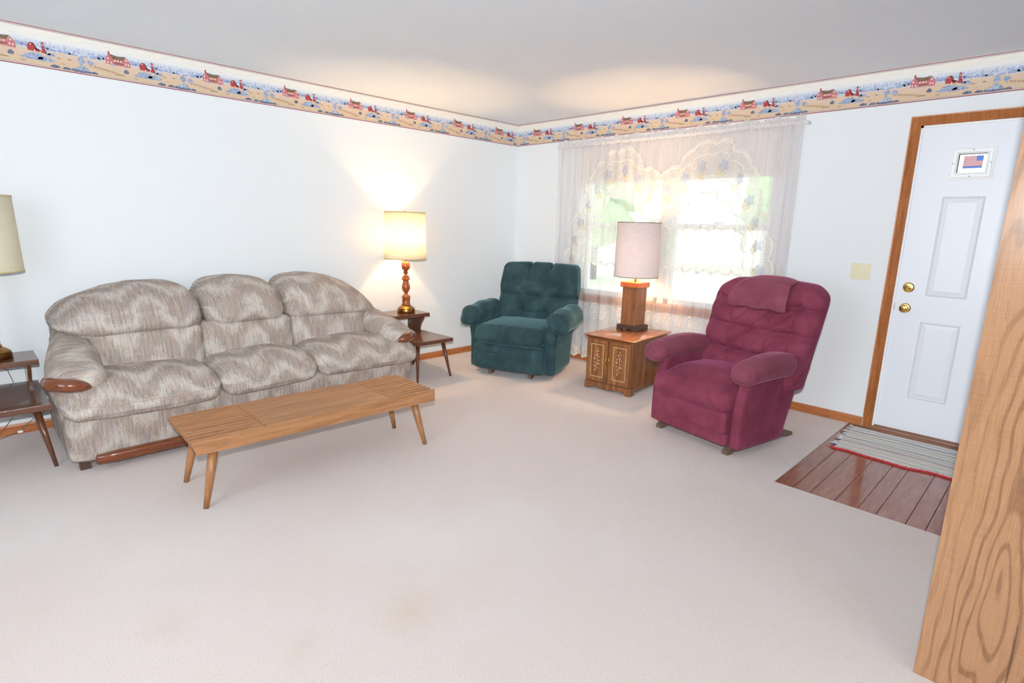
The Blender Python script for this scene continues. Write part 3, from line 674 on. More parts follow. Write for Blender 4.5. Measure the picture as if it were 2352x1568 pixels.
# ------------------------------------------------------------------ slatted bench
bn = thing('slat_bench', 'long low slatted wooden bench on tapered legs in front of the sofa', 'bench', (-3.215, -1.62, 0), radians(-1.7))
Lb, Wb, Tb, Zt = .675, .225, .072, .36
NS = 11; sw_ = .023; pitch_ = (2*Wb-sw_)/(NS-1)
for k in range(NS):
    y = -Wb+sw_/2+k*pitch_; b = B()
    e = .022
    if k == 0: pl = [(-Lb, Zt), (Lb, Zt), (Lb, Zt-Tb), (-Lb+e, Zt-Tb)]
    else: pl = [(-Lb, Zt), (Lb-.004, Zt), (Lb-.004, Zt-.05), (-Lb+.016, Zt-.05)]
    b.prism(pl, y-sw_/2, y+sw_/2, 'xz'); b.make('slat', BENCHW, bn)
b = B()
for k in range(NS-1):
    y = -Wb+sw_+k*pitch_; b.box((-.33, y+.0006, Zt-.045), (.37, y+pitch_-sw_-.0006, Zt-.0012))
b.make('centre_filler', BENCHW, bn)
for k in range(10): B().tube([(-.345, -Wb+.012+k*pitch_, Zt-.004), (-.345, -Wb+.012+k*pitch_, Zt+.0008)], .0035, 8).make('dowel_plug', BLACK, bn)
for x in (-.56, .0, .56): B().box((x-.03, -Wb+.024, Zt-Tb), (x+.03, Wb-.002, Zt-.047)).make('cross_rail', BENCHW, bn)
for sx_ in (-1, 1):
    for sy_ in (-1, 1):
        b = B(); top = (sx_*.565, sy_*.155, Zt-Tb+.004); bot = (sx_*.628, sy_*.182, 0)
        b.tube([bot, tuple(bot[i]+(top[i]-bot[i])*.5 for i in range(3)), top], [.0125, .019, .0235], 20); b.make('leg', BENCHL, bn, True)

# ------------------------------------------------------------------ step tables
def step_table():
    t = thing('step_table', 'two-tier dark wood step table on tapered legs at the right end of the sofa', 'side table', (-1.6525, -.365, 0), 0, 'step tables beside the sofa')
    w_ = .195
    B().box((-w_, -.325, .33), (w_, .30, .362), bev=.0015).make('lower_shelf', WALNUT, t)
    B().box((-w_, .025, .512), (w_, .325, .544), bev=.0015).make('upper_shelf', WALNUT, t)
    for s_ in (-1, 1):
        pl = [(.31, .362), (.31, .512), (.055, .512), (.058, .49), (.075, .468), (.10, .44), (.115, .41), (.12, .385), (.12, .362)]
        b = B(); b.prism(pl, s_*.15-.009, s_*.15+.009, 'yz'); auto(b.make('shelf_bracket', WALNUT, t))
    for sx_ in (-1, 1):
        for sy_ in (-1, 1):
            b = B(); cy = -.012
            b.tube([(sx_*.182, cy+sy_*.292, 0), (sx_*.135, cy+sy_*.235, .331)], [.0095, .019], 18); b.make('leg', WALNUTZ, t, True)
    return t
st = step_table()
st2 = copy_tree(st); st2.location = (-4.482, -.445, 0); st2['label'] = 'two-tier dark wood step table at the far left edge, cut by the frame'

# ------------------------------------------------------------------ turned wood lamps
def lathe_lamp(on):
    t = thing('table_lamp', 'lit turned-wood table lamp with glowing cream drum shade right of the sofa', 'lamp', (-1.625, -.2, .544), 0, 'turned wood table lamps')
    b = B(); b.lathe([(.078, 0), (.082, .004), (.082, .03), (.078, .036), (.079, .04), (.074, .046), (.06, .058), (.046, .066), (.04, .072)], n=40); auto(b.make('brass_base', ABRASS, t), 50)
    b = B(); b.lathe([(.04, .070), (.043, .078), (.037, .084), (.037, .135), (.041, .14), (.042, .147), (.036, .158), (.022, .168), (.015, .178), (.018, .188), (.03, .205), (.038, .225), (.039, .245), (.033, .265), (.027, .285), (.026, .297), (.03, .302), (.041, .31), (.041, .318), (.03, .326), (.033, .332), (.033, .338), (.02, .346), (.013, .356), (.02, .368), (.024, .376), (.016, .384), (.022, .392), (.036, .405), (.041, .425), (.041, .44), (.036, .458), (.024, .472), (.012, .478)], n=40)
    auto(b.make('turned_column', TURNED, t), 50)
    B().lathe([(.008, .47), (.008, .56), (.017, .565), (.017, .62), (.012, .625)], n=16).make('socket', ABRASS, t, True)
    b = B(); b.lathe([(.012, .62), (.018, .64), (.03, .67), (.031, .69), (.02, .715), (.002, .722)], n=20); b.make('bulb', BULB if on else BULBOFF, t, True)
    b = B()
    for (r0, z0, r1, z1) in ((.190, .497, .181, .915),):
        b.lathe([(r0, z0), (r1, z1), (r1-.003, z1), (r0-.003, z0), (r0, z0)], n=64, close=False)
    sh = b.make('lamp_shade', SHADE, t, True)
    for (r_, z_) in ((.1905, .497), (.1815, .908)): B().lathe([(r_, z_), (r_+.0012, z_), (r_+.0012, z_+.008), (r_, z_+.008)], n=64, close=False).make('shade_trim', SHADETRIM, sh, True)
    b = B(); b.tube([(-.18, 0, .89), (.18, 0, .89)], .002, 6); b.tube([(0, -.18, .89), (0, .18, .89)], .002, 6); b.tube([(0, 0, .62), (.04, 0, .64), (.045, 0, .72), (.03, 0, .8), (0, 0, .89)], .002, 6); b.tube([(0, 0, .62), (-.04, 0, .64), (-.045, 0, .72), (-.03, 0, .8), (0, 0, .89)], .002, 6); b.lathe([(.006, .89), (.009, .9), (.004, .925), (.001, .93)], n=12)
    b.make('harp', BRASS, t, True)
    return t
lp = lathe_lamp(True)
lp2 = copy_tree(lp); lp2.location = (-4.468, -.275, .544); lp2['label'] = 'unlit turned-wood lamp with plain cream drum shade at the far left edge'
for c in lp2.children:
    if c.name.startswith('bulb'): c.data = c.data.copy(); c.data.materials[0] = BULBOFF
light('sofa_lamp_bulb', 'POINT', (-1.625, -.2, .544+.70), 34, srgb(255, 214, 158)[:3], shadow_soft_size=.035)

# ------------------------------------------------------------------ cabinet end table
CR = radians(4.4)
cab = thing('end_cabinet', 'wooden end table cabinet with two carved doors between the recliners', 'cabinet', (-.44, -1.875, 0), CR)
# local: +x goes to the wall, front face at -x ; y to the left in the picture
FX, BX_, HW = -.318, .31, .215
B().box((FX, -HW, .055), (BX_, HW, .448)).make('body', CABW, cab)
b = B(); v, f = [], []
prof = [(0, .448), (.006, .452), (.010, .460), (.018, .464), (.026, .468), (.026, .472), (.020, .475)]
ring = []
for (o_, z_) in prof: ring.append([(FX-o_-.006, -HW-o_-.004, z_), (BX_+.01, -HW-o_-.004, z_), (BX_+.01, HW+o_+.004, z_), (FX-o_-.006, HW+o_+.004, z_)])
vs = [p for r_ in ring for p in r_]; fs = [(i*4+k, i*4+(k+1) % 4, (i+1)*4+(k+1) % 4, (i+1)*4+k) for i in range(len(prof)-1) for k in range(4)]; fs += [(3, 2, 1, 0), tuple((len(prof)-1)*4+k for k in range(4))]
b.put(vs, fs); auto(b.make('top', CABTOP, cab), 50)
pl = [(-HW-.006, 0), (-HW+.035, 0), (-HW+.05, .018), (-HW+.08, .022), (-HW+.10, .034), (-.05, .022), (0, .016), (.05, .022), (HW-.10, .034), (HW-.08, .022), (HW-.05, .018), (HW-.035, 0), (HW+.006, 0), (HW+.006, .068), (-HW-.006, .068)]
b = B(); b.prism(pl, FX-.012, FX+.004, 'yz'); b.box((FX, -HW-.006, 0), (FX+.06, -HW+.01, .068)); b.box((BX_-.06, -HW-.006, 0), (BX_, -HW+.01, .068)); b.box((FX, HW-.01, 0), (FX+.06, HW+.006, .068)); b.box((BX_-.06, HW-.01, 0), (BX_, HW+.006, .068))
b.box((FX, -HW-.003, .03), (BX_, -HW+.01, .068)); b.box((FX, HW-.01, .03), (BX_, HW+.003, .068)); b.make('scalloped_plinth', CABW, cab)
GOLD = paint('gold_inlay', srgb(216, 188, 128), .4); CARVE = paint('carved_relief', srgb(206, 158, 120), .4)
for s_ in (1, -1):
    c = s_*HW/2; hw = HW/2-.006; z0, z1 = .075, .44
    b = B()
    # frame with mitred bevels: outer ridge, slope, gold line, recessed panel
    def loop(g, x): return [(x, c-hw+g, z0+g), (x, c+hw-g, z0+g), (x, c+hw-g, z1-g), (x, c-hw+g, z1-g)]
    L_ = [loop(0, FX-.001), loop(0, FX-.014), loop(.006, FX-.019), (loop(.026, FX-.019)), loop(.036, FX-.011), loop(.040, FX-.011)]
    vs = [p for r_ in L_ for p in r_]; fs = [(i*4+k, i*4+(k+1) % 4, (i+1)*4+(k+1) % 4, (i+1)*4+k) for i in range(len(L_)-1) for k in range(4)]; fs.append(tuple((len(L_)-1)*4+k for k in range(4)))
    b.put(vs, fs); door = b.make('cabinet_door', CABW, cab)
    b = B(); A, C_ = loop(.040, FX-.0125), loop(.045, FX-.0125); b.put(A+C_, [(k, (k+1) % 4, (k+1) % 4+4, k+4) for k in range(4)]); 
    b.make('gold_inlay', GOLD, door)
    b = B(); X0 = FX-.012
    def pt(u, w_): return (X0-.002, c+u*-1, .26+w_)
    b.tube([pt(-.022, -.11), pt(-.012, -.09), pt(-.006, -.06), pt(-.004, -.03), pt(.006, 0), pt(.004, .03), pt(-.004, .055), pt(.002, .085), pt(.0, .11)], [.0015, .0025, .003, .003, .003, .0028, .0025, .002, .0008], 8)
    for (u, w_, r_) in ((-.022, .012, .015), (.016, -.028, .016), (.005, .048, .014), (-.01, -.085, .01)):
        for k in range(5):
            an = k*2*pi/5; b.tube([pt(u+cos(an)*r_*.25, w_+sin(an)*r_*.25), pt(u+cos(an)*r_*.8, w_+sin(an)*r_*.8)], [.004, r_*.28], 8)
        b.lathe([(.005, 0)], n=6, close=False) if False else None
    for (u, w_, a_) in ((-.02, -.05, 2.4), (.022, .0, .6), (-.018, .04, 2.2), (.018, .03, .9), (.012, -.065, -.6), (-.012, .075, 2.), (.012, .08, 1.), (-.024, -.02, 3.), (.004, .1, 1.5)):
        b.tube([pt(u-.011*cos(a_), w_-.011*sin(a_)), pt(u, w_), pt(u+.012*cos(a_), w_+.012*sin(a_))], [.001, .005, .0006], 8)
    b.make('carved_flower', CARVE, door, True)
    b = B(); yh = s_*.014
    b.tube([(FX-.020, yh, .235), (FX-.020, yh, .30)], [.006, .006], 8); b.lathe([(.0, 0)], n=3, close=False) if False else None
    for z_ in (.235, .30): b.tube([(FX-.019, yh, z_-.009), (FX-.022, yh, z_), (FX-.019, yh, z_+.009)], [.002, .011, .002], 10)
    b.tube([(FX-.02, yh, .268), (FX-.034, yh, .266), (FX-.036, yh, .262), (FX-.040, yh, .26)], [.005, .006, .011, .004], 12)
    b.make('brass_pull', BRASS, door, True)

# lamp on the cabinet
cl = thing('table_lamp', 'square wooden block lamp with pink linen drum shade on the carved cabinet', 'lamp', (-.312, -1.82, .475), radians(0))
b = B(); b.prism([(-.1, 0), (-.05, 0), (-.045, .012), (.045, .012), (.05, 0), (.1, 0), (.1, .048), (-.1, .048)], -.1, .1, 'xz')
b2 = B(); b2.prism([(-.1, 0), (-.05, 0), (-.045, .012), (.045, .012), (.05, 0), (.1, 0), (.1, .048), (-.1, .048)], -.1, .1, 'yz')
bb = B(); bb.box((-.1, -.1, .016), (.1, .1, .05), bev=.003)
for a_ in (-1, 1):
    for c_ in (-1, 1): bb.box((a_*.1, c_*.1, 0), (a_*.055, c_*.055, .018), bev=.002)
bb.make('block_base', DARKM, cl)
LAMPW = wood('lamp_block_wood', srgb(104, 60, 34), srgb(142, 92, 58), srgb(160, 110, 74), 'z', .8, .4)
b = B(); b.box((-.076, -.076, .05), (.076, .076, .385), bev=.003); colm = b.make('wood_column', LAMPW, cl)
b = B()
for z_ in (.09, .21, .33):
    for y_ in (-.055, .055): b.lathe([(.007, 0), (.006, .003), (.003, .005)], n=10, c=(0, 0, 0)).xf(ident)
def stud(px, py, pz, dx, dy_): B().tube([(px, py, pz), (px+dx*.003, py+dy_*.003, pz), (px+dx*.005, py+dy_*.005, pz)], [.0065, .006, .002], 10).make('wooden_peg', LAMPW, colm, True)
for z_ in (.10, .215, .33):
    for q in (-.055, .055): stud(-.076, q, z_, -1, 0); stud(q, -.076, z_, 0, -1)
B().box((-.092, -.092, .385), (.092, .092, .43), bev=.003).make('top_block', wood('lamp_cap_wood', srgb(140, 70, 36), srgb(176, 96, 54), srgb(190, 110, 66), 'x', .8, .4), cl)
B().lathe([(.01, .43), (.01, .5), (.018, .505), (.018, .57), (.012, .575)], n=16).make('socket', BRASS, cl, True)
b = B(); b.lathe([(.012, .57), (.018, .59), (.03, .62), (.031, .64), (.02, .665), (.002, .672)], n=20); b.make('bulb', BULB, cl, True)
b = B(); b.lathe([(.192, .475), (.186, .945), (.183, .945), (.189, .475), (.192, .475)], n=64, close=False); sh = b.make('lamp_shade', SHADEPK, cl, True)
for (r_, z_) in ((.1922, .475), (.1865, .939)): B().lathe([(r_, z_), (r_+.001, z_), (r_+.001, z_+.006), (r_, z_+.006)], n=64, close=False).make('shade_trim', SHADETRIMD, sh, True)
b = B(); b.tube([(-.185, 0, .93), (.185, 0, .93)], .002, 6); b.tube([(0, -.185, .93), (0, .185, .93)], .002, 6); b.tube([(0, 0, .575), (.04, 0, .6), (.045, 0, .7), (.03, 0, .8), (0, 0, .93)], .002, 6); b.tube([(0, 0, .575), (-.04, 0, .6), (-.045, 0, .7), (-.03, 0, .8), (0, 0, .93)], .002, 6)
b.make('harp', BRASS, cl, True)
light('cabinet_lamp_bulb', 'POINT', (-.312, -1.82, .475+.65), 36, srgb(255, 214, 158)[:3], shadow_soft_size=.035)

# ------------------------------------------------------------------ recliners
def segd(px, pz, s):
    x0, z0, x1, z1 = s[:4]; dx, dz = x1-x0, z1-z0; t = max(0, min(1, ((px-x0)*dx+(pz-z0)*dz)/(dx*dx+dz*dz+1e-9)))
    return sqrt((px-x0-t*dx)**2+(pz-z0-t*dz)**2)
def tuft(x, z, segs, btns):
    d = 0
    for s in segs: d = max(d, s[4]*2.0*exp(-(segd(x, z, s)/(s[5]*3.0))))
    e = 0
    for (bx, bz, dp, w_) in btns: e = max(e, dp*exp(-(sqrt((x-bx)**2+(z-bz)**2)/w_)))
    return d+e*.9
def arm_mesh(x0, x1, y0, y1, zc, th, sag=.0, n=22, r=None, fn=None):
    return rblock((x0+x1)/2, (y0+y1)/2, zc, x1-x0, y1-y0, th, r or th*.48, n, (0, .02, .01), fn)

# green recliner (local: x right, y into the chair, front at 0)
GA = math.atan2(-.928, .371)
gr = thing('recliner', 'dark teal green velvet recliner with tufted back in the corner by the window', 'armchair', (-1.03, -1.005, 0), GA)
blk('seat_cushion', GREENV, gr, 0, .22, .385, .68, .66, .17, .07, n=26, puff=(0, .0, .02), fn=lambda x, y, z: (x, y, z-.0*y))
blk('footrest', GREENV, gr, 0, -.035, .175, .70, .13, .235, .045, n=34, puff=(0, .012, 0), fn=lambda x, y, z: (x, y+(.010*exp(-((z-.2)/.09)**2)*(abs(sin(z*95)))*(exp(-((x+.16)/.05)**2)+exp(-((x-.05)/.05)**2)) if y < 0 else 0), z))
blk('under_body', GREENV, gr, 0, .36, .20, .74, .6, .27, .04, n=10)
for s_ in (-1, 1):
    def side_fn(x, y, z, s_=s_):
        t = z/.5; return (x+s_*.02*sm(.3, .5, z), y-.07*(1-t)*sm(.1, .5, y), z)
    blk('side_panel', GREENV, gr, s_*.365, .275, .265, .115, .57, .44, .035, n=16, fn=side_fn)
    def gfn(x, y, z, s_=s_):
        # drooping arm cover: the outer lower rim flares out
        fl_ = (1-sm(.44, .54, z)); an_ = math.atan2(z-.45, s_*x-.36); y += .012*abs(sin(an_*4.0))*(1-sm(-.04, .12, y)); return (x+s_*fl_*.026*sm(.36, .44, s_*x), y-.018*fl_*(1-sm(0, .15, y)), z+.02*sm(.05, .5, y)-.03*sm(0, -.08, y)+.005*sin(y*22+x*9))
    v, f = rblock(s_*.425, .25, .525, .21, .6, .18, .085, 30, (0, .01, .012), gfn); add('armrest', v, f, GREENV, gr, True)
    # gathered seam of the arm front
    b = B(); b.tube([(s_*.425-.085*s_, -.03, .462), (s_*.425, -.052, .447), (s_*.425+.08*s_, -.045, .44)], .003, 6); b.make('seam', GREENV, gr, True)
GSEG = [(-.10, .84, -.105, 1.05, .035, .012), (.115, .83, .12, 1.05, .035, .012), (-.10, .83, .115, .82, .022, .010), (-.10, .84, -.13, .70, .022, .010), (.115, .82, .10, .69, .016, .01),
        (-.42, .70, -.17, .685, .026, .011), (-.17, .685, .02, .69, .020, .011), (.02, .69, .20, .685, .020, .011), (.20, .685, .42, .69, .026, .011),
        (-.18, .685, -.13, .55, .018, .01), (.02, .69, -.09, .55, .008, .01), (.02, .69, .09, .55, .008, .01), (.2, .685, .13, .55, .018, .01), (-.13, .54, .12, .535, .012, .01), (-.13, .55, -.16, .44, .022, .012), (.12, .55, .15, .44, .022, .012)]
GBTN = [(-.18, .69, .03, .03), (.02, .69, .035, .03), (.20, .69, .03, .03), (-.115, .545, .03, .028), (.11, .545, .03, .028), (-.10, .83, .012, .02), (.115, .83, .016, .022)]
def gback(x, y, z):
    # authored upright with front at y=0
    f = 1 if y < .06 else 0
    xx = x*(1.0-.06*sm(.75, 1.02, z)+.02*sm(.6, .75, z))
    if f: y = y+tuft(x, z, GSEG, GBTN)
    if z > .94:                                     # notches along the top between the channels
        z -= .03*max(exp(-((x+.105)/.018)**2), exp(-((x-.12)/.018)**2)) if True else 0
    return (xx+.03, y+.43+.25*(z-.4), z)
v, f = rblock(0, .09, .70, .80, .20, .60, .055, 96, (.0, .035, .015), gback); add('tufted_back', v, f, GREENV, gr, True)
blk('back_shell', GREENV, gr, .03, .60, .62, .70, .10, .62, .05, n=14, fn=lambda x, y, z: (x, y+.28*(z-.5), z))
for s_ in (-1, 1):
    b = B(); b.prism([(-.02, .02), (.06, .0), (.5, .0), (.62, .012), (.78, .03), (.78, .0), (.8, .0), (.8, .05), (.6, .075), (.0, .075)], s_*.2-.02, s_*.2+.02, 'yz')
    b = B(); b.prism([(-.03, 0), (.03, 0), (.06, .022), (.7, .022), (.74, 0), (.80, 0), (.80, .03), (.72, .07), (.02, .07), (-.03, .03)], s_*.2-.018, s_*.2+.018, 'yz'); b.make('rocker_foot', ROCKER, gr)
B().tube([(-.432, .16, .27), (-.448, .16, .26), (-.45, .165, .235)], [.008, .008, .012], 10).make('recline_lever', DARKM, gr, True)

# burgundy recliner
RA = math.atan2(-.98, -.199)
rd = thing('recliner', 'burgundy velour recliner with button-tufted back and headrest cover near the door', 'armchair', (-1.247, -2.918, 0), RA)
def rseat(x, y, z):
    if z > .36: z += .05*sm(-.02, .22, y)*(1-(x/.36)**2*.5)
    return (x, y-.018*exp(-((z-.35)/.06)**2)*(1 if y < .2 else 0), z)
blk('seat_cushion', REDV, rd, -.01, .27, .335, .60, .66, .155, .07, n=26, puff=(0, 0, .02), fn=rseat)
blk('footrest', REDV, rd, -.01, -.004, .208, .585, .09, .145, .022, n=16, puff=(0, .008, 0))
blk('toe_panel', REDV, rd, -.01, .02, .1, .585, .09, .085, .015, n=12)
blk('under_body', REDV, rd, 0, .34, .19, .60, .60, .26, .03, n=10, fn=lambda x, y, z: (x, y-.12*sm(.1, .55, y), z))
for s_ in (-1, 1):
    def rside(x, y, z, s_=s_):
        return (x, y-.12*(1-sm(.0, .5, z))*sm(.1, .55, y)+.05*sm(.28, .5, z)*(1-sm(0, .2, y)), z)
    blk('side_panel', REDV, rd, s_*.32, .30, .28, .075, .60, .47, .025, n=16, fn=rside)
    def rarm(x, y, z, s_=s_):
        u_ = (y+.04)/.66; return (x, y, z+.035*sin(pi*min(1, max(0, u_)))-.012)
    v, f = rblock(s_*.345, .29, .535, .155, .66, .125, .058, 26, (0, .015, .01), rarm); add('armrest', v, f, REDV, rd, True)
    # removable arm cover: a slightly larger shell over the front two thirds
    def rcov(x, y, z, s_=s_):
        u_ = (y+.04)/.66; zz = z+.035*sin(pi*min(1, max(0, u_)))-.012
        if s_*(x-s_*.345) > .05 and z < .50: zz -= .016*sm(.0, .3, y)
        return (x, y, zz)
    v, f = rblock(s_*.345, .20 if s_ > 0 else .24, .540, .168, .50 if s_ > 0 else .58, .132, .06, 24, (0, .015, .01), rcov); add('arm_cover', v, f, REDCOVER, rd, True)
RSEG = []; RBTN = []
rows = [(.885, (-.18, -.04, .10, .24), .03), (.715, (-.18, -.04, .10, .25), .0), (.555, (-.16, -.03, .115, .26), .0)]
for (z_, cols, _) in rows:
    xs_ = [-.42]+list(cols)+[.46]
    for a_, c_ in zip(xs_, xs_[1:]): RSEG.append((a_, z_+(.03 if a_ == -.42 else 0), c_, z_-(.015 if c_ == .46 else 0), .030, .010))
    for c_ in cols: RBTN.append((c_, z_, .045, .03))
for (za, ca, _), (zb_, cb, _) in zip(rows, rows[1:]):
    for p, q in zip(ca, cb): RSEG.append((p, za, q, zb_, .014, .008))
    for p, q in zip(ca, cb[1:]): RSEG.append((q, za, p, zb_, .018, .008))
for c_ in (-.10, .03, .17): RSEG.append((c_-.02, .555, c_-.05, .42, .010, .012))
def rback_warp(x, y, z):
    xx = x*(1+.04*sm(.5, .75, z)-.20*sm(.90, 1.08, z)**1.5)
    return (xx+.035, y+.40+.33*(z-.4)+.03*sm(.9, 1.06, z), z)
def rback(x, y, z):
    if y < .06:
        y += tuft(x, z, RSEG, RBTN) - .02*(1-(x/.4)**2)*sm(.9, .97, z)
    return rback_warp(x, y, z)
v, f = rblock(0, .085, .705, .76, .19, .66, .08, 100, (.0, .04, .02), rback); add('tufted_back', v, f, REDV, rd, True)
blk('back_shell', REDV, rd, .035, .62, .68, .74, .11, .62, .03, n=16, fn=lambda x, y, z: (x if z < .9 else .035+(x-.035)*(1-.12*sm(.9, 1.0, z)), y+.33*(z-.66), z))
# headrest cover: cloth strip draped over the top of the back
def cover():
    nu, nv = 26, 30; vs = []; fs = []
    path = []
    for j in range(nv+1):
        t = j/nv
        if t < .62: z = .862+(1.052-.862)*(t/.62); y = -.048-.028*sin(pi*t/.62); 
        else:
            a_ = (t-.62)/.38; z = 1.052+.022*sin(a_*pi); y = -.03+.17*a_
        path.append((y, z))
    for side in (0, 1):
        for i in range(nu+1):
            x = -.195+.40*i/nu
            for j, (y, z) in enumerate(path):
                zz = z-.06*(abs(x)/.25)**3*(j/nv)-(.0 if j else .004*sin(i*.6)); p = rback_warp(x*1.02, y-.006*sin(i*.35+j*.2)*.5, zz)
                vs.append((p[0], p[1]+side*.006, p[2]-side*.004))
    N2 = (nu+1)*(nv+1)
    for i in range(nu):
        for j in range(nv):
            a_ = i*(nv+1)+j; q = (a_, a_+nv+1, a_+nv+2, a_+1); fs.append(q); fs.append(tuple(k+N2 for k in q[::-1]))
    for i in range(nu):
        a_ = i*(nv+1); fs.append((a_, a_+N2, a_+nv+1+N2, a_+nv+1)); a_ += nv; fs.append((a_, a_+nv+1, a_+nv+1+N2, a_+N2))
    for j in range(nv):
        fs.append((j, j+1, j+1+N2, j+N2)); a_ = nu*(nv+1)+j; fs.append((a_, a_+N2, a_+1+N2, a_+1))
    return vs, fs
v, f = cover(); add('headrest_cover', v, f, REDCOVER, rd, True)
b = B(); b.box((-.02, .02, 0), (.30, .7, .0001)) if False else None
for s_ in (-1, 1):
    b = B(); b.prism([(.0, 0), (.05, 0), (.09, .02), (.60, .012), (.66, 0), (.72, 0), (.72, .022), (.6, .06), (.05, .06), (.0, .02)], s_*.27-.02, s_*.27+.02, 'yz'); b.make('rocker_foot', ROCKER, rd)

# ------------------------------------------------------------------ curtains
cu = thing('lace_curtains', 'sheer white curtains with scalloped lace swags and a gathered rod heading over the window', 'curtains', (-.072, -1.83, 0))
CY0, CY1, ROD = -.655, -2.99, 2.150
def wave(y, z):
    k = sm(2.1, 1.2, z)
    return .010*sin(y*64+1.3*sin(y*7))*(1-.3*k)+.014*k*sin(y*41+2*sin(y*3.1))+.003*sin(y*190)*(1-k*.5)
def cpt(y, z, off=0.):
    lean = .0
    return (wave(y, z)-off, y+1.83, z)
def sheet(y0, y1, zt, zb, ny, nz, off=0., topf=None, botf=None):
    vs = []; fs = []
    for i in range(ny+1):
        y = y0+(y1-y0)*i/ny
        a_ = topf(y) if topf else zt; c_ = botf(y) if botf else zb
        for j in range(nz+1): vs.append(cpt(y, a_+(c_-a_)*j/nz, off))
    for i in range(ny):
        for j in range(nz):
            q = i*(nz+1)+j; fs.append((q, q+nz+1, q+nz+2, q+1))
    return vs, fs
hemf = lambda y: .050+.028*abs(sin(y*pi/.11))-.02*abs(sin(y*pi/.35))
v, f = sheet(CY0, CY1, ROD+.022, 0, 420, 40, botf=hemf); add('sheer_panel', v, f, SHEER, cu, True)
v, f = sheet(-2.78, CY1+.01, ROD, .1, 60, 10, -.028); add('return_panel', v, f, SHEER, cu, True)
b = B(); b.tube([(.07, CY0+1.83+.01, ROD), (0, CY0+1.83+.005, ROD), (0, CY1+1.83-.005, ROD), (.07, CY1+1.83-.01, ROD)], .012, 10); b.make('curtain_rod', WHITE, cu, True)
# gathered heading: casing over the rod and ruffle above
vs = []; fs = []; ny = 700; nz = 6
rr = random.Random(3)
for i in range(ny+1):
    y = CY0+(CY1-CY0)*i/ny; hgt = .066+.010*sin(y*31)+.006*sin(y*83+1)
    for j in range(nz+1):
        t = j/nz; z = ROD-.02+(hgt)*t
        xo = -(.018 if t < .5 else .010)*sin(pi*min(1, t*1.6)) if t < .62 else 0
        vs.append((xo+(.004+.010*t)*sin(y*230+2*sin(y*17))+.006*t*sin(y*70)-.004, y+1.83, z))
for i in range(ny):
    for j in range(nz): q = i*(nz+1)+j; fs.append((q, q+nz+1, q+nz+2, q+1))
add('ruffle_heading', vs, fs, RUFFLE, cu, True)
UP = [(-0.78, 0.60), (-0.80, 0.85), (-0.829, 1.017), (-0.864, 1.195), (-0.925, 1.40), (-1.002, 1.582), (-1.055, 1.767), (-1.128, 1.858), (-1.237, 1.972), (-1.308, 2.026), (-1.422, 2.057), (-1.535, 2.053), (-1.621, 2.006), (-1.667, 1.887), (-1.753, 1.868), (-1.84, 1.82), (-1.915, 1.839), (-2.003, 1.874), (-2.054, 1.928), (-2.138, 2.003), (-2.176, 2.045), (-2.249, 2.052), (-2.319, 2.06), (-2.392, 2.058), (-2.465, 2.036), (-2.519, 1.976), (-2.56, 1.952), (-2.632, 1.885), (-2.672, 1.799), (-2.722, 1.684), (-2.786, 1.472), (-2.843, 1.243), (-2.87, 1.011), (-2.88, .8), (-2.88, .60)]
LO = [(-0.93, 0.60), (-0.94, 0.848), (-0.966, 1.025), (-0.999, 1.2), (-1.07, 1.373), (-1.143, 1.45), (-1.235, 1.507), (-1.276, 1.6), (-1.336, 1.652), (-1.423, 1.678), (-1.496, 1.665), (-1.58, 1.617), (-1.641, 1.547), (-1.72, 1.486), (-1.808, 1.452), (-1.884, 1.45), (-1.978, 1.48), (-2.049, 1.52), (-2.116, 1.55), (-2.163, 1.595), (-2.205, 1.66), (-2.274, 1.685), (-2.364, 1.686), (-2.444, 1.623), (-2.507, 1.572), (-2.565, 1.504), (-2.607, 1.437), (-2.638, 1.319), (-2.661, 1.201), (-2.684, 1.064), (-2.702, 0.962), (-2.71, .8), (-2.71, .60)]
def resample(L, n):
    d = [0]
    for a_, c_ in zip(L, L[1:]): d.append(d[-1]+sqrt((a_[0]-c_[0])**2+(a_[1]-c_[1])**2))
    out = []
    for k in range(n+1):
        s_ = d[-1]*k/n; i = 0
        while i < len(d)-2 and d[i+1] < s_: i += 1
        t = (s_-d[i])/(d[i+1]-d[i]); out.append((L[i][0]+(L[i+1][0]-L[i][0])*t, L[i][1]+(L[i+1][1]-L[i][1])*t))
    return out
NB = 360; U_ = resample(UP, NB); D_ = resample(LO, NB)
def scal(k, ph=0): return abs(sin(pi*k/NB*24+ph))**.7+.35*sin(k*.9)*0
def band(t0, t1, off, amp0=0., amp1=0., nj=6):
    vs = []; fs = []
    for i in range(NB+1):
        (ay, az), (by, bz) = U_[i], D_[i]; dl = sqrt((ay-by)**2+(az-bz)**2)
        s0 = t0-amp0*scal(i)/dl+(.0); s1 = t1+amp1*scal(i)/dl
        for j in range(nj+1):
            t = s0+(s1-s0)*j/nj; vs.append(cpt(ay+(by-ay)*t, az+(bz-az)*t, off))
    for i in range(NB):
        for j in range(nj): q = i*(nj+1)+j; fs.append((q, q+nj+1, q+nj+2, q+1))
    return vs, fs
v, f = band(.03, .97, .012, .035, .035, 10); swg = add('lace_swag', v, f, LACE, cu, True)
for (q0, q1, p0, p1, of_) in ((-.0, .07, .042, -.035, .016), (.93, 1.0, -.035, .042, .016)):
    v, f = band(q0, q1, of_, p0, p1, 3); add('scalloped_edging', v, f, LACEEDGE, swg, True)
for (q0, q1) in ((.24, .27), (.73, .76)):
    v, f = band(q0, q1, .015, .03, -.03, 2); add('lace_trim_line', v, f, LACEEDGE, swg, True)
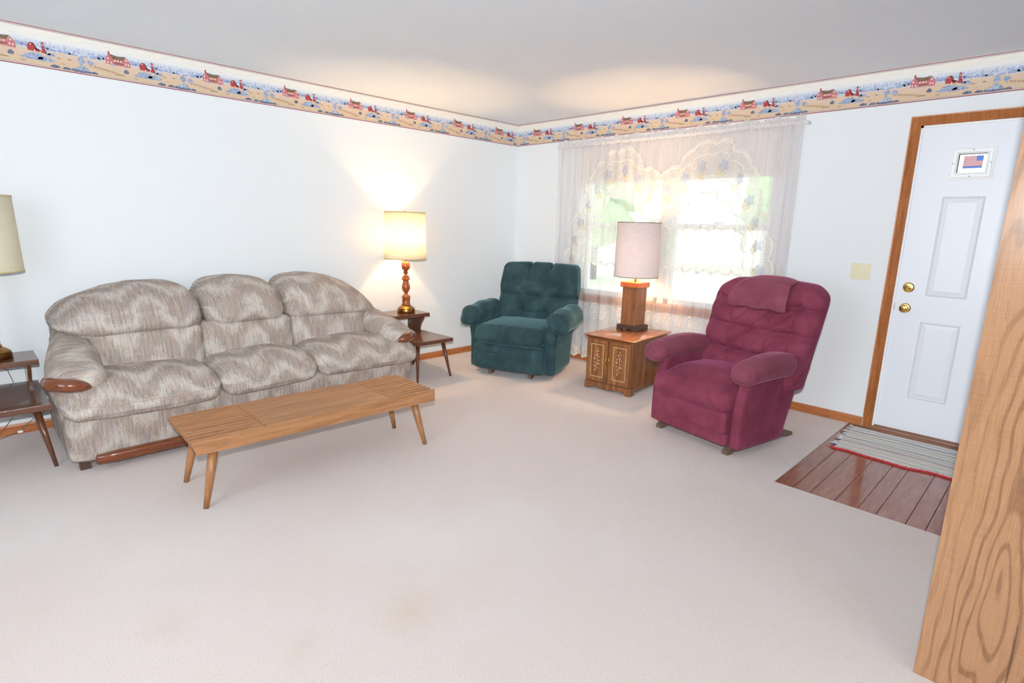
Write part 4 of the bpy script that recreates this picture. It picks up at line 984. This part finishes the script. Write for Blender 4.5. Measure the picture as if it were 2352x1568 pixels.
for k in range(22):
    i = int(NB*(k+.5)/22); (ay, az), (by, bz) = U_[i], D_[i]
    for (t, mi, rr_) in ((.42, 0, .036), (.6, 1, .03)):
        cy, cz = ay+(by-ay)*t, az+(bz-az)*t; n = 18
        add('woven_flower', [cpt(cy+rr_*cos(2*pi*q/n)*(1+.2*cos(5*2*pi*q/n)), cz+1.25*rr_*sin(2*pi*q/n)*(1+.2*cos(5*2*pi*q/n)), .0185) for q in range(n)]+[cpt(cy, cz, .0185)], [(q, (q+1) % n, n) for q in range(n)], (LACEB, LACEY)[mi], swg)
# straight lace tier across the panes, medallion row and hem lace
tf = lambda y: 1.375+.035*abs(sin((y+.06)*pi/.12)); bf = lambda y: 1.035-.035*abs(sin((y+.06)*pi/.12))
v, f = sheet(-1.02, -2.66, 0, 0, 260, 8, .006, tf, bf); tier = add('lace_tier', v, f, LACE, cu, True)
for (g, h) in ((tf, -1), (bf, 1)):
    v, f = sheet(-1.02, -2.66, 0, 0, 260, 2, .009, lambda y: g(y), lambda y: g(y)+h*.026); add('scalloped_edging', v, f, LACEEDGE, tier, True)
k = 0; y = -.80
while y > -2.9:
    b = B()
    rz_ = .085 if k % 2 == 0 else .07; ry = .040 if k % 2 == 0 else .030; zc = .545; n = 20
    for (r0, r1) in ((1., .82), (.6, .5), (.3, 0.05)):
        vs = []
        for q in range(n):
            an = 2*pi*q/n; sc_ = 1+.06*cos(10*an)
            vs.append(cpt(y+ry*r0*cos(an)*sc_, zc+rz_*r0*sin(an)*sc_, .006)); 
        for q in range(n):
            an = 2*pi*q/n; vs.append(cpt(y+ry*r1*cos(an), zc+rz_*r1*sin(an), .006))
        b.put(vs, [(q, (q+1) % n, (q+1) % n+n, q+n) for q in range(n)])
    y -= .105 if k % 2 == 0 else .10; k += 1
    add('lace_medallion', b.v, b.f, LACEEDGE, cu, True)
v, f = sheet(CY0, CY1, 0, 0, 420, 5, .004, lambda y: .155+.02*abs(sin((y+.03)*pi/.11)), hemf); add('hem_lace', v, f, LACE, cu, True)
v, f = sheet(CY0, CY1, 0, 0, 420, 2, .007, lambda y: hemf(y)+.028, hemf); add('scalloped_hem', v, f, LACEEDGE, cu, True)
# roller blind behind the curtains
b = B(); b.box((-.004, -1.0, 0), (0, 1.0, .34)); b.tube([(-.002, -1.0, .34), (-.002, 1.0, .34)], .010, 14); rbld = b.make('roller_blind', BLINDM, loc=(-.018, -1.885, 1.785), smooth=False)
tag(rbld, 'pale roller blind pulled a short way down behind the lace curtains', 'blind')

# ------------------------------------------------------------------ cords on the left
def cord(pts, r=.0022): 
    b = B(); b.tube(pts, r, 6); return b
c1 = cord([(-4.60, -.018, .50), (-4.44, -.016, .44), (-4.413, -.016, .414), (-4.397, -.016, .34), (-4.38, -.02, .28), (-4.40, -.03, .16), (-4.44, -.035, .10), (-4.50, -.04, .02), (-4.56, -.06, .004), (-4.7, -.08, .004)])
c1.put(*[(lambda q: (q.v, q.f))(B().box((-4.42, -.045, .06), (-4.395, -.03, .07)))][0]) if False else None
cd1 = c1.make('power_cord', CORD); tag(cd1, 'thin brown lamp cord hanging to the carpet behind the left step table', 'cord')
c2 = cord([(-4.20, -.05, .16), (-4.26, -.03, .13), (-4.313, -.02, .10), (-4.365, -.02, .055), (-4.40, -.03, .02), (-4.5, -.06, .004), (-4.65, -.10, .004)]).make('extension_cord', CORD)
tag(c2, 'thin cord with white connector along the baseboard by the sofa', 'cord')
B().box((-4.415, -.038, .012), (-4.39, -.022, .026), bev=.002).make('connector', WHITE, c2)

# ------------------------------------------------------------------ outdoors (bright, seen through the lace)
GRASS = ink('lawn_grass', srgb(196, 206, 180), srgb(220, 228, 206)); LEAF = ink('tree_leaves', srgb(150, 184, 130), srgb(190, 214, 164))
S(B().box((.3, -14, -.6), (26, 12, -.5)).make('ground', GRASS))
r = random.Random(2)
for (x, y, h_) in ((13, 1.5, 6.), (15, -5.5, 7.), (12, 8, 5.)):
    t = thing('tree', '', 'tree', (x, y, -.5), 0, 'trees on the lawn outside the window')
    t['label'] = {1.5: 'leafy green tree on the lawn, middle one beyond the curtained window', -5.5: 'taller leafy tree on the lawn toward the door side', 8: 'smaller leafy tree on the lawn toward the corner side'}[y]
    B().tube([(0, 0, 0), (.1, 0, h_*.3), (0, .1, h_*.6)], [.22, .16, .1], 10).make('trunk', DARKM, t, True)
    b = B()
    for k in range(26):
        bm = bmesh.new(); bmesh.ops.create_icosphere(bm, subdivisions=2, radius=r.uniform(.5, .9))
        o_ = Vector((r.uniform(-1.3, 1.3), r.uniform(-1.3, 1.3), h_*.62+r.uniform(-1.4, 1.5)))
        bm.verts.index_update()
        b.put([tuple(v.co*(1+r.uniform(-.18, .18))+o_) for v in bm.verts], [tuple(v.index for v in f.verts) for f in bm.faces]); bm.free()
    b.make('foliage', LEAF, t)
